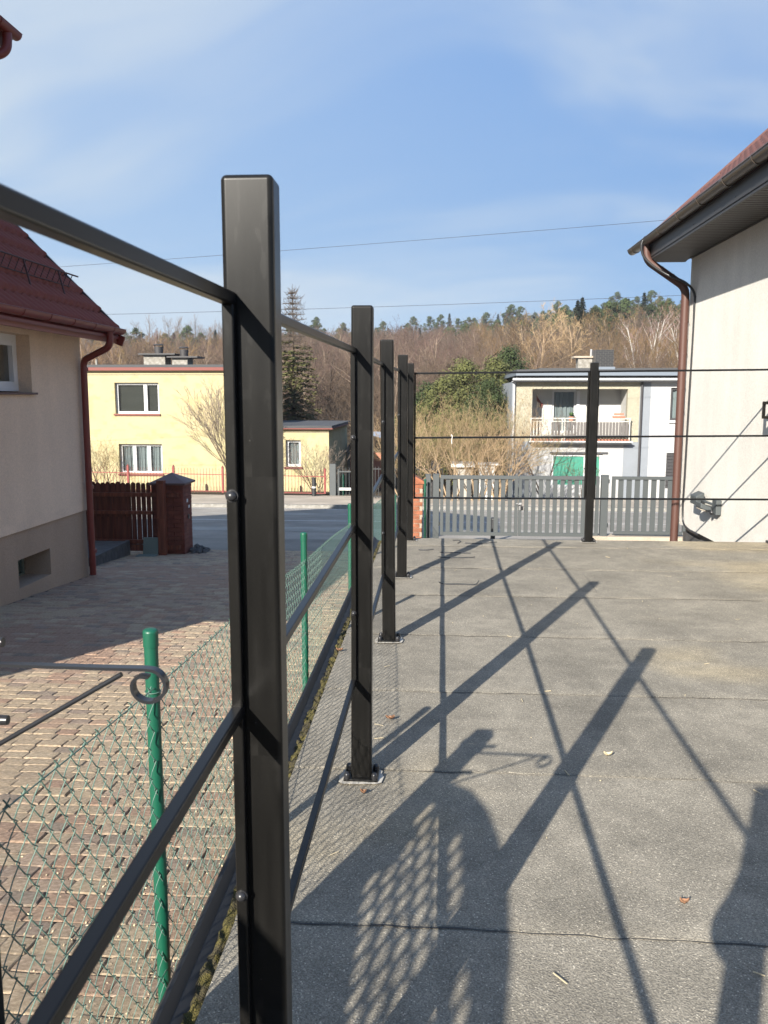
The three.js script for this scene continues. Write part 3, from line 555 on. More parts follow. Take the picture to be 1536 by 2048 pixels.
// ================================================================ LEFT HOUSE (pink plaster, red roof)
{
  const hs = thing('plaster_house', 'pinkish plastered house with dark red tiled roof and red downpipe on the left', 'house', [-7, slope(8), 8]);
  const WX = -5.0, N0 = 2.5, N1 = 11.5, SY = 2.36;
  const win = [8.85, 10.05, 1.545, 2.245];
  part(hs, 'wall', [sideWall(rect(N0, N1, -0.105, SY), [[win[0], win[1], win[2], win[3]]], WX, -0.42)], M.pinkWall);
  part(hs, 'wall', [facade([[-13, -1.2], [WX - 0.44, -1.2], [WX - 0.44, SY], [-9, 6.4], [-13, 2.3]], [], N1 - 0.42, 0.4), facade([[-13, -1], [WX - 0.44, -1], [WX - 0.44, SY], [-9, 6.4], [-13, 2.3]], [], N0 + 0.01, 0.4)], M.pinkWall);
  part(hs, 'plinth', [sideWall([[N0, slope(N0) - 0.15], [N1 - 0.01, slope(N1) - 0.15], [N1 - 0.01, -0.107], [N0, -0.107]], [[9.5, 10.335, -0.80, -0.455]], WX - 0.025, -0.4)], M.plinth);
  part(hs, 'plinth', [facade(rect(-13, WX - 0.43, slope(N1) - 0.2, -0.11), [], N1 - 0.41, 0.4)], M.plinth);
  // upstairs window in its deep reveal, seen from the side
  const sx = WX - 0.17, [wa, wb, wy0, wy1] = win, f = 0.075;
  const w = part(hs, 'window', [box(sx - 0.07, sx, wy0 + 0.02, wy0 + 0.02 + f + 0.04, wa, wb), box(sx - 0.07, sx, wy1 - f, wy1, wa, wb), box(sx - 0.069, sx - 0.001, wy0 + 0.06, wy1 - f + 0.001, wb - f, wb), box(sx - 0.069, sx - 0.001, wy0 + 0.06, wy1 - f + 0.001, wa, wa + f), box(sx - 0.04, sx + 0.02, wy0 + 0.13, wy1 - f - 0.01, wb - f - 0.065, wb - f + 0.01), box(sx - 0.04, sx + 0.018, wy1 - f - 0.06, wy1 - f - 0.002, wa + f, wb - f - 0.06)], M.pvc);
  part(w, 'pane', [box(sx - 0.04, sx - 0.036, wy0 + 0.1, wy1 - f, wa + f, wb - f)], M.glass);
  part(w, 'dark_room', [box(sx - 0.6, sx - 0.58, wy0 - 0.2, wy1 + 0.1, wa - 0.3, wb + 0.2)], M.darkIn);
  part(w, 'window_sill', [box(sx + 0.001, WX + 0.045, wy0 - 0.022, wy0 + 0.004, wa - 0.05, wb + 0.06, 0.004)], M.capBrown);
  const bw = part(hs, 'basement_window', [box(-5.42, -5.38, -0.80, -0.775, 9.5, 10.335), box(-5.42, -5.38, -0.48, -0.455, 9.5, 10.335), box(-5.419, -5.381, -0.78, -0.47, 10.29, 10.335), box(-5.419, -5.381, -0.78, -0.47, 9.9, 9.93), box(-5.45, -5.425, -0.9, -0.4, 9.4, 10.42)], M.plasticGreen);
  part(bw, 'pane', [box(-5.402, -5.398, -0.775, -0.48, 9.5, 10.29)], M.glass);
  // roof: pressed metal tiles in courses
  const pitch = 1.01, ry = (x) => 2.375 + (-4.55 - x) * pitch, V0 = 2.05, V1 = 11.74;
  const course = (i) => grid(Math.round((V1 - V0) / 0.183 * 6), 4, (u, v) => {
    const d = V0 + (V1 - V0) * u, s0 = i * 0.25, s1 = s0 + 0.262, t = v === 0 ? 0 : (v - 0.25) / 0.75, s = s0 + (s1 - s0) * clamp(t), x = -4.52 - s;
    const ph = (d / 0.183) % 1, wave = Math.pow(0.5 + 0.5 * Math.cos(ph * 2 * Math.PI), 1.6) * 0.046;
    const lift = (v === 0 ? -0.015 : 0.07 * (1 - clamp(t)));
    return V(x - (v === 0 ? 0.05 : 0) + wave * 0.25, ry(x) + 0.03 + wave + lift, d);
  });
  for (let i = 0; i < 18; i++) part(hs, 'tile_course', [course(i)], M.redTile);
  part(hs, 'roof_deck', [mapped(slab(rect(V0 + 0.02, V1 - 0.02, 0, 6.4), [], 0.04), (u, v, w) => { const x = -4.5 - v / Math.SQRT2; return V(x, ry(x) + 0.012 - w, u); }), mapped(slab(rect(V0 + 0.02, V1 - 0.02, 0, 6.4), [], 0.05), (u, v, w) => { const x = -13.55 + v / Math.SQRT2; return V(x, ry(-18.05 - x) + 0.05 - w, u); })], M.redMetal);
  part(hs, 'verge_trim', [mapped(slab(rect(0, 6.4, 0, 0.205), [], 0.035), (u, v, w) => { const x = -4.5 - u / Math.SQRT2; return V(x, ry(x) - 0.08 + v, V1 - 0.01 + w); })], M.darkEdge);
  part(hs, 'fascia', [box(-4.58, -4.545, 2.245, 2.385, V0, V1 - 0.04)], M.redFascia);
  for (const d of [9.05, 9.95, 10.75]) part(hs, 'nail', [rod(V(-4.546, 2.32, d), V(-4.538, 2.32, d), 0.012, 0.008, 8)], M.darkEdge);
  part(hs, 'soffit', [box(WX - 0.3, -4.582, 2.362, 2.385, V0, V1 - 0.04)], M.redFascia);
  part(hs, 'fascia_bracket', [mapped(slab([[-4.9, 2.36], [-4.55, 2.39], [-4.42, 2.33], [-4.47, 2.2], [-4.62, 2.26]], [], 0.03), (u, v, w) => V(u, v, V1 - 0.06 + w))], M.redMetal);
  // gutter of joined lengths with brackets
  const gutter = (gx, gy, d0, d1, r, m, host, step) => {
    const gt = part(host, 'gutter', [mapped(new THREE.ExtrudeGeometry((() => { const s = new THREE.Shape(); s.absarc(0, 0, r, Math.PI, 0, false); s.lineTo(r + 0.008, 0.004); s.lineTo(r - 0.005, 0.010); s.absarc(0, 0, r - 0.004, 0, Math.PI, true); return s; })(), { depth: d1 - d0, bevelEnabled: false, curveSegments: 14 }), (u, v, w) => V(gx + u, gy + v, d0 + w)), mapped(new THREE.CircleGeometry(r, 20, Math.PI, Math.PI), (u, v) => V(gx + u, gy + v, d1 - 0.003))], m);
    for (let d = d1 - 0.42; d > d0; d -= step) part(gt, 'gutter_bracket', [mapped(new THREE.ExtrudeGeometry((() => { const s = new THREE.Shape(); s.absarc(0, 0, r + 0.006, Math.PI, 0, false); s.absarc(0, 0, r + 0.001, 0, Math.PI, true); return s; })(), { depth: 0.03, bevelEnabled: false, curveSegments: 14 }), (u, v, w) => V(gx + u, gy + v, d + w))], m);
    return gt;
  };
  gutter(-4.455, 2.425, V0, 11.66, 0.068, M.redMetal, hs, 0.62);
  part(hs, 'downpipe', [bent([V(-4.46, 2.37, 11.24), V(-4.47, 2.17, 11.24), V(-4.925, 2.0, 11.42), V(-4.925, slope(11.4) + 0.03, 11.4)], 0.09, 0.046, 16)], M.redMetal);
  for (const y of [1.85, 0.2, -0.72]) part(hs, 'pipe_collar', [rod(V(-4.925, y, 11.44), V(-4.925, y + 0.05, 11.44), 0.051, 0.051, 16)], M.redMetal);
  // snow guard: a little ladder on brackets
  {
    const gx = -4.96, gy = 3.13, dx = 0.05, pts0 = (s) => V(gx - dx * s, gy - 0.15 * s, 0);
    const bars = [rod(V(gx, gy, 6), V(gx, gy, 11.45), 0.011, 0.011, 8), rod(V(gx - 0.06, gy - 0.15, 6), V(gx - 0.06, gy - 0.15, 11.3), 0.009, 0.009, 8)];
    for (let d = 6; d < 11.4; d += 0.16) bars.push(rod(V(gx, gy, d), V(gx - 0.06, gy - 0.15, d - 0.02), 0.006, 0.006, 6));
    const sg = part(hs, 'snow_guard', bars, M.guard);
    for (let d = 10.85; d > 6; d -= 0.92) part(sg, 'guard_bracket', [rod(V(gx, gy, d), V(gx + 0.09, ry(gx + 0.09) + 0.05, d), 0.012, 0.012, 6), rod(V(gx - 0.06, gy - 0.15, d), V(gx - 0.16, ry(gx - 0.16) + 0.06, d), 0.012, 0.012, 6), rod(V(gx + 0.1, ry(gx + 0.1) + 0.05, d), V(gx - 0.3, ry(gx - 0.3) + 0.06, d), 0.013, 0.013, 6)], M.guard);
  }
  // taller part of the house with its own eaves higher up; only the end of its gutter shows
  const E1 = 9.32;
  part(hs, 'dormer', [box(-9, WX - 0.43, 2.3, 5.35, 5.6, 8.75)], M.pinkWall);
  part(hs, 'dormer_roof', [mapped(slab(rect(5.2, 9.3, 0, 4.9), [], 0.12), (u, v, w) => { const x = -4.62 - v * 0.94; return V(x, 5.43 + v * 0.34 - w, u); })], M.redTile);
  gutter(-4.585, 5.37, 5.2, E1, 0.062, M.redMetal, hs, 0.62);
  part(hs, 'dormer_fascia', [box(-4.70, -4.665, 5.2, 5.4, 5.2, 9.28)], M.redFascia);
  part(hs, 'dormer_downpipe', [bent([V(-4.60, 5.33, 9.14), V(-4.60, 5.12, 9.12), V(-4.98, 4.9, 8.82), V(-4.98, 3.0, 8.80)], 0.1, 0.05, 14)], M.redMetal);
}

// ================================================================ RED WOODEN FENCE, PILLAR, STEP
{
  const fd = 14.12, fn = thing('wooden_fence', 'dark red wooden picket fence beside the brick pillar at the end of the driveway', 'fence', [-6, slope(fd), fd]);
  seed(12);
  for (let i = 0, x = -7.4; x < -4.95; i++, x += 0.0905) {
    const h = 0.03 + rr(-0.012, 0.012), wd = x > -5.32 ? 0.074 : 0.087;
    const s = new THREE.Shape(); s.moveTo(-wd / 2, 0); s.lineTo(wd / 2, 0); s.lineTo(wd / 2, 1.13 + h - 0.03); s.absarc(0, 1.13 + h - 0.03, wd / 2, 0, Math.PI, false); s.lineTo(-wd / 2, 0);
    part(fn, 'picket', [mapped(new THREE.ExtrudeGeometry(s, { depth: 0.02, bevelEnabled: false, curveSegments: 8 }), (u, v, w) => V(x + u + rr(-0.0006, 0.0006), -1.16 + v, fd + 0.02 + w))], M.redWood);
  }
  for (const [a, b] of [[-0.24, -0.17], [-0.55, -0.49], [-1.07, -1.0], [-1.2, -1.09]]) part(fn, 'rail', [box(-7.4, -4.97, a, b, fd - 0.035, fd + 0.018, 0.005)], M.redWoodLight);
  part(fn, 'rail', [box(-4.96, -4.5, -0.24, -0.17, fd - 0.035, fd + 0.018, 0.005), box(-4.96, -4.5, -1.17, -1.09, fd - 0.035, fd + 0.018, 0.005)], M.redWoodLight);
  part(fn, 'gate_post', [box(-4.84, -4.71, slope(fd - 0.15), 0.065, fd - 0.17, fd - 0.04, 0.008)], M.redWoodLight);
  const pl = thing('brick_pillar', 'red brick gate pillar with a brown pyramid cap at the end of the red fence', 'pillar', [-4.7, slope(14.4), 14.4]);
  part(pl, 'core', [box(-4.96, -4.44, -1.35, -0.03, 14.16, 14.62)], M.redWood);
  seed(13);
  for (let k = 0; k < 17; k++) {
    const y0 = -1.31 + k * 0.0755, y1 = y0 + 0.068, sh = k % 2 ? 0.12 : 0;
    for (let z = 14.15 - sh; z < 14.62; z += 0.24) { const a = Math.max(14.152, z + 0.004), b = Math.min(14.628, z + 0.236); if (b - a > 0.03) part(pl, 'brick', [box(-4.446, -4.428 + rr(-0.002, 0.003), y0, y1, a, b)], M.redBrick); }
    for (let x = -4.965 - sh; x < -4.43; x += 0.24) { const a = Math.max(-4.962, x + 0.004), b = Math.min(-4.432, x + 0.236); if (b - a > 0.03) part(pl, 'brick', [box(a, b, y0, y1, 14.14 + rr(-0.003, 0.002), 14.158)], M.redBrick); }
  }
  const cap = new THREE.ConeGeometry(0.45, 0.16, 4, 1).rotateY(Math.PI / 4).translate(-4.7, 0.085, -14.39);
  part(pl, 'cap', [cap, box(-5.03, -4.37, -0.03, 0.006, 14.07, 14.71, 0.006)], M.capBrown);
  part(pl, 'number_plate', [box(-4.428, -4.424, -0.36, -0.30, 14.33, 14.40)], M.whitePaint);
  part(pl, 'number_plate', [box(-4.428, -4.424, -0.47, -0.42, 14.42, 14.5)], M.whitePaint);
  part(pl, 'doorbell', [box(-4.428, -4.41, -0.66, -0.58, 14.37, 14.42)], M.rubber);
  const st = thing('entrance_step', 'low grey step edged with upright concrete blocks beyond the house corner', 'step', [-5.9, slope(13.4), 13.4]);
  part(st, 'step_top', [box(-6.6, -5.42, slope(13.4), slope(13.4) + 0.21, 12.4, 13.95)], M.stoneGrey);
  for (let i = 0; i < 13; i++) { const d = 12.42 + i * 0.119; part(st, 'edge_block', [box(-5.42, -5.34, slope(13.4) - 0.05, slope(13.4) + 0.225, d, d + 0.112, 0.012)], M.stoneGrey); }
  const bx = thing('plastic_tub', 'greyish green plastic tub lid leaning against the red fence beside the pillar', 'tub', [-5.0, slope(14), 13.95]);
  part(bx, 'lid', [mapped(flat(new RoundedBoxGeometry(0.27, 0.3, 0.03, 2, 0.012)), (x, y, z) => V(-4.98 + x, slope(14) + 0.16 + y, 13.98 - z + y * 0.2))], M.plasticGreen);
  part(bx, 'tray', [mapped(flat(new RoundedBoxGeometry(0.34, 0.035, 0.2, 2, 0.012)), (x, y, z) => V(-5.0 + x, slope(14) + 0.02 + y, 13.8 - z))], M.plasticGreen);
  seed(14);
  const rb = []; for (let i = 0; i < 40; i++) { const g = new THREE.IcosahedronGeometry(rr(0.02, 0.06), 0); g.rotateX(rr(0, 3)).rotateY(rr(0, 3)); const x = rr(-4.4, -4.15), d = rr(14.25, 14.8); rb.push(g.translate(x, slope(d) + rr(0.0, 0.12) * (1 - (x + 4.4) / 0.3), -d)); }
  const rub = single('rubble', rb, M.stoneGrey, 'small heap of dark rubble at the foot of the brick pillar', 'rubble', [-4.3, slope(14.5), 14.5]); rub.userData.kind = 'stuff';
}

// ================================================================ GREY SLATTED GATES AND ORANGE PILLAR
{
  const gd = 14.5, slats = (t, x0, x1, y0, y1, n, w) => { for (let i = 0; i < n; i++) { const c = x0 + (x1 - x0) * (i + 0.5) / n; part(t, 'slat', [box(c - w / 2, c + w / 2, y0, y1, gd + 0.008, gd + 0.024)], M.gateGrey); } };
  const leaf = (label, x0, x1, n) => {
    const t = thing('gate_leaf', label, 'gate', [(x0 + x1) / 2, -0.95, gd]);
    part(t, 'gate_frame', [box(x0, x1, 0.075, 0.14, gd - 0.02, gd + 0.03, 0.004), box(x0, x0 + 0.055, -0.92, 0.0745, gd - 0.018, gd + 0.028, 0.004), box(x1 - 0.055, x1, -0.92, 0.0745, gd - 0.018, gd + 0.028, 0.004), box(x0 + 0.0555, x1 - 0.0555, -0.92, -0.86, gd - 0.02, gd + 0.03)], M.gateGrey);
    slats(t, x0 + 0.075, x1 - 0.075, -0.9, 0.08, n, 0.073); return t;
  };
  leaf('left leaf of the grey slatted double gate, by the orange brick pillar', 0.055, 1.405, 10);
  const l2 = leaf('right leaf of the grey slatted double gate, with the door handle', 1.418, 2.80, 10);
  part(l2, 'handle', [box(1.43, 1.475, -0.46, -0.33, gd - 0.028, gd - 0.02, 0.004), rod(V(1.45, -0.36, gd - 0.03), V(1.45, -0.36, gd - 0.07), 0.014, 0.012, 10), rod(V(1.45, -0.36, gd - 0.07), V(1.37, -0.34, gd - 0.07), 0.012, 0.012, 10)], M.steel);
  part(l2, 'lock', [box(1.45, 1.50, -0.46, -0.39, gd - 0.05, gd - 0.03, 0.006)], M.rubber);
  for (const [lab, x0, x1] of [['grey square gate post at the hinge side next to the orange pillar', -0.075, 0.035], ['grey square gate post between the double gate and the small gate', 2.83, 2.95]]) { const p = thing('gate_post', lab, 'post', [(x0 + x1) / 2, -1.2, gd]); part(p, 'post', [box(x0, x1, -1.2, 0.15, gd - 0.05, gd + 0.06, 0.006)], M.gateGrey); part(p, 'cap', [box(x0 - 0.004, x1 + 0.004, 0.15, 0.162, gd - 0.054, gd + 0.064, 0.003)], M.gateGrey); part(p, 'hinge', [rod(V(x1 + 0.012, 0.02, gd - 0.01), V(x1 + 0.012, 0.09, gd - 0.01), 0.011, 0.011, 8), rod(V(x1 + 0.012, -0.75, gd - 0.01), V(x1 + 0.012, -0.68, gd - 0.01), 0.011, 0.011, 8)], M.gateGrey); }
  const wk = thing('gate_leaf', 'small grey slatted gate beside the downpipe of the cream house', 'gate', [3.6, -0.9, gd]);
  part(wk, 'gate_frame', [box(3.015, 4.3, 0.085, 0.14, gd - 0.02, gd + 0.03, 0.004), box(3.015, 3.075, -0.83, 0.0845, gd - 0.018, gd + 0.028), box(4.24, 4.3, -0.83, 0.0845, gd - 0.018, gd + 0.028), box(3.0755, 4.2395, -0.87, -0.815, gd - 0.02, gd + 0.03, 0.004)], M.gateGrey);
  slats(wk, 3.10, 4.22, -0.815, 0.086, 8, 0.088);
  single('threshold', [box(2.6, 4.6, -1.4, -0.9, gd - 0.1, gd + 0.25, 0.01)], M.walk, 'pale concrete threshold below the small grey gate', 'threshold', [3.6, -1.3, gd + 0.1]);
  const bp = thing('brick_pillar', 'orange brick gate pillar behind the green mesh at the left end of the grey gate', 'pillar', [-0.4, slope(14.2), 14.2]);
  part(bp, 'core', [box(-0.545, -0.255, -1.4, 0.0, 14.355, 14.605)], M.orangeMortar);
  seed(15);
  for (let k = 0; k < 18; k++) { const y0 = -1.38 + k * 0.0765, sh = k % 2; for (let j = -1; j < 2; j++) { const a = Math.max(-0.55, -0.55 + j * 0.255 + sh * 0.13), b = Math.min(-0.25, a + 0.245); if (b - a > 0.05 && a > -0.56) part(bp, 'brick', [box(a, b - 0.004, y0, y0 + 0.066, 14.345 + rr(-0.003, 0.003), 14.37)], M.orangeBrick); } }
  part(bp, 'cap', [mapped(slab([[-0.58, 0.0], [-0.22, 0.0], [-0.22, 0.04], [-0.40, 0.14], [-0.58, 0.13]], [], 0.3), (u, v, w) => V(u, v, 14.33 + w))], M.orangeBrick);
  const gp = thing('metal_post', 'dark grey metal post between the orange pillar and the grey gate', 'post', [-0.16, slope(14.4), 14.4]);
  part(gp, 'post', [box(-0.2, -0.115, -1.35, 0.15, 14.42, 14.5, 0.006)], M.gateGrey); part(gp, 'cap', [box(-0.204, -0.111, 0.15, 0.16, 14.415, 14.505)], M.gateGrey);
  const st = thing('bollard', 'short black bollard on the road edge seen between the gate slats', 'bollard', [1.18, slope(17), 17.4]);
  part(st, 'shaft', [rod(V(1.18, slope(17.4), 17.4), V(1.18, slope(17.4) + 0.42, 17.4), 0.05, 0.045, 12)], M.bollard); part(st, 'top', [new THREE.SphereGeometry(0.05, 12, 8).translate(1.18, slope(17.4) + 0.42, -17.4)], M.bollard);
}

// ================================================================ RIGHT HOUSE (cream wall, brown roof)
{
  const hs = thing('cream_house', 'cream plastered house with brown tiled roof, dark soffit and brown downpipe on the right', 'house', [5, -1.2, 9]);
  const WX = 3.56, N0 = 4.5, N1 = 12.38, SY = 3.45;
  part(hs, 'wall', [sideWall([[N0, -0.31], [N1, -0.345], [N1, SY + 0.1], [N0, SY + 0.1]], [], WX, 0.4)], M.creamWall);
  part(hs, 'wall', [facade([[WX + 0.41, -0.34], [10, -0.34], [10, 3.5], [7, 6.4], [WX + 0.41, 3.55]], [], N1 - 0.4, 0.39), facade([[WX + 0.41, -0.34], [10, -0.34], [10, 3.5], [7, 6.4], [WX + 0.41, 3.55]], [], N0, 0.4)], M.creamWall);
  part(hs, 'plinth', [box(WX + 0.08, WX + 0.5, -1.5, -0.348, N0 + 0.1, N1 - 0.1)], M.fasciaDark);
  seed(21);
  for (let k = 0; k < 5; k++) for (let d = 10.2 + (k % 2) * 0.17; d < 12.3; d += 0.34) part(hs, 'plinth_block', [box(WX + 0.04 + rr(-0.006, 0.006), WX + 0.09, -0.45 - (k + 1) * 0.15 + 0.01, -0.45 - k * 0.15, d + 0.006, Math.min(d + 0.334, 12.28))], M.stoneGrey);
  // soffit boards, fascia
  for (let i = 0; i < 74; i++) { const d = 5.4 + i * 0.099; part(hs, 'soffit_board', [box(3.03, WX - 0.001 + (d > 12.36 ? 0.0 : 0), SY, SY + 0.014, d, d + 0.074, 0.006)], M.soffit); }
  part(hs, 'soffit_backing', [box(3.03, WX + 0.02, SY + 0.016, SY + 0.03, 5.4, 12.72)], M.fasciaDark);
  part(hs, 'soffit_trim', [box(WX - 0.03, WX - 0.002, SY - 0.014, SY - 0.001, 5.4, 12.36), box(3.0, 3.03, SY - 0.01, SY + 0.02, 5.4, 12.73)], M.fasciaDark);
  part(hs, 'fascia', [box(2.99, 3.0295, SY + 0.022, 3.64, 5.4, 12.74)], M.fasciaDark);
  for (const d of [11.35, 10.4, 9.65, 9.0]) part(hs, 'nail', [rod(V(2.992, 3.52, d), V(2.985, 3.52, d), 0.01, 0.007, 8)], M.rubber);
  part(hs, 'end_board', [mapped(slab([[3.0, 3.452], [3.58, 3.452], [7, 6.95], [7, 7.15], [3.0, 3.64]], [], 0.03), (u, v, w) => V(u, v, 12.74 + w))], M.fasciaDark);
  // roof
  const ry = (x) => 3.715 + (x - 2.98) * 0.905, V0 = 5.3, V1 = 12.9;
  for (let i = 0; i < 13; i++) {
    const g = grid(Math.round((V1 - V0) / 0.20 * 8), 4, (u, v) => {
      const d = V0 + (V1 - V0) * u, s0 = i * 0.27, t = v === 0 ? 0 : (v - 0.25) / 0.75, x = 2.965 + s0 + 0.285 * clamp(t), ph = (d / 0.2) % 1;
      const wave = (ph < 0.62 ? Math.sin(ph / 0.62 * Math.PI) * 0.014 : -0.022 * Math.sin((ph - 0.62) / 0.38 * Math.PI));
      return V(x - (v === 0 ? -0.006 : 0), ry(x) + wave + (v === 0 ? -0.03 : 0.038 * (1 - clamp(t))), d);
    });
    part(hs, 'tile_course', [g], M.brownTile);
  }
  part(hs, 'roof_deck', [mapped(slab(rect(V0 + 0.05, V1 - 0.04, 0, 3.6), [], 0.05), (u, v, w) => V(3.0 + v, ry(3.0 + v) - 0.03 - w, u)), mapped(slab(rect(V0 + 0.05, V1 - 0.04, 0, 4.2), [], 0.05), (u, v, w) => V(10.9 - v, ry(3.0 + v) - 0.03 - w, u))], M.brownTile);
  part(hs, 'verge_trim', [mapped(slab(rect(0, 3.7, -0.03, 0.07), [], 0.03), (u, v, w) => V(2.96 + u, ry(2.96 + u) + v, V1 - 0.01 + w))], M.brownTile);
  const gx = 2.92, gy = 3.70, r = 0.07;
  const arc = (ro, ri) => { const s = new THREE.Shape(); s.absarc(0, 0, ro, Math.PI, 0, false); s.absarc(0, 0, ri, 0, Math.PI, true); return s; };
  const gt = part(hs, 'gutter', [mapped(new THREE.ExtrudeGeometry(arc(r, r - 0.004), { depth: 8, bevelEnabled: false, curveSegments: 18 }), (u, v, w) => V(gx + u, gy + v, 5.25 + w)), mapped(new THREE.CircleGeometry(r, 20, Math.PI, Math.PI), (u, v) => V(gx + u, gy + v, 13.247)), rod(V(gx - r, gy + 0.003, 5.25), V(gx - r, gy + 0.003, 13.25), 0.009, 0.009, 8)], M.brownGutter);
  for (const d of [13.0, 11.55, 10.65, 9.85, 9.0, 8.2]) part(gt, 'gutter_bracket', [mapped(new THREE.ExtrudeGeometry(arc(r + 0.008, r + 0.001), { depth: d === 9.0 ? 0.09 : 0.03, bevelEnabled: false, curveSegments: 18 }), (u, v, w) => V(gx + u, gy + v, d + w))], M.brownGutter);
  const pd = 12.3, px = 3.485;
  part(hs, 'downpipe', [bent([V(2.93, 3.66, 12.42), V(2.94, 3.43, 12.42), V(px - 0.01, 3.03, 12.3), V(px, -1.2, pd)], 0.11, 0.056, 18)], M.brownPipe);
  for (const y of [2.55, 2.1, 1.62, 1.28, 0.62, 0.15, -0.28]) part(hs, 'pipe_collar', [rod(V(px, y, pd), V(px, y + 0.012, pd), 0.0585, 0.0585, 18)], M.brownPipe);
  part(hs, 'pipe_collar', [rod(V(3.13, 3.29, 12.377), V(3.14, 3.283, 12.375), 0.0585, 0.0585, 18), rod(V(3.28, 3.18, 12.344), V(3.29, 3.173, 12.342), 0.0585, 0.0585, 18)], M.brownPipe);
  part(hs, 'lightning_cable', [tube([V(2.96, 3.72, 12.36), V(2.90, 3.74, 12.32), V(2.845, 3.66, 12.32), V(2.86, 3.5, 12.32), V(2.96, 3.37, 12.3), V(3.2, 3.2, 12.24), V(3.42, 3.08, 12.14), V(3.53, 2.95, 12.1), V(3.55, 2.7, 12.1), V(3.55, 1.5, 12.12), V(3.55, 0.4, 12.14), V(3.55, -0.15, 12.15), V(3.555, -0.30, 12.1), V(3.56, -0.352, 11.9), V(3.56, -0.36, 11.4)], 0.018, 110, 8)], M.rubber);
  const lp = thing('security_light', 'grey twin-head security light with sensor low on the cream wall', 'lamp', [WX, 0.1, 11]);
  part(lp, 'wall_plate', [box(WX - 0.07, WX, 0.03, 0.22, 10.56, 10.72, 0.01, 2)], M.gateGrey);
  part(lp, 'lamp_head', [mapped(flat(new RoundedBoxGeometry(0.12, 0.12, 0.26, 2, 0.015)), (x, y, z) => V(WX - 0.11 + x, 0.175 + y + x * 0.4, 11.2 - z + x * 0.3))], M.gateGrey);
  part(lp, 'lamp_head', [mapped(flat(new RoundedBoxGeometry(0.14, 0.07, 0.22, 2, 0.012)), (x, y, z) => V(WX - 0.13 + x, 0.10 + y - x * 0.4, 10.86 - z))], M.gateGrey);
  part(lp, 'lens', [mapped(flat(new RoundedBoxGeometry(0.09, 0.012, 0.17, 1, 0.004)), (x, y, z) => V(WX - 0.15 + x, 0.06 + y - x * 0.4, 10.86 - z))], M.walk);
  part(lp, 'arm', [rod(V(WX - 0.06, 0.15, 10.72), V(WX - 0.09, 0.16, 11.1), 0.018, 0.018, 8)], M.gateGrey);
  part(lp, 'sensor', [new THREE.SphereGeometry(0.03, 12, 8).translate(WX - 0.08, 0.05, -10.68)], M.rubber);
  const br = thing('wall_bracket', 'black rectangular metal bracket on the cream wall at the right edge', 'bracket', [WX, 1.3, 9.1]);
  part(br, 'frame', [box(3.40, 3.425, 1.28, 1.46, 9.0, 9.03), box(3.425, WX, 1.28, 1.31, 9.0, 9.03), box(3.425, WX, 1.43, 1.46, 9.0, 9.03), box(3.40, 3.425, 1.28, 1.46, 8.5, 8.53)], M.black);
  part(br, 'bar', [box(3.401, 3.424, 1.43, 1.459, 8.53, 9.0), box(3.401, 3.424, 1.281, 1.31, 8.53, 9.0)], M.black);
  const sx = thing('service_box', 'small grey box at the foot of the cream wall on the flat roof edge', 'box', [3.5, 0, 8.72]);
  part(sx, 'housing', [box(3.44, 3.55, 0.0, 0.16, 8.45, 8.75, 0.012, 2)], M.gateGrey); part(sx, 'foot', [box(3.42, 3.55, 0.004, 0.03, 8.42, 8.77, 0.005)], M.rubber);
}

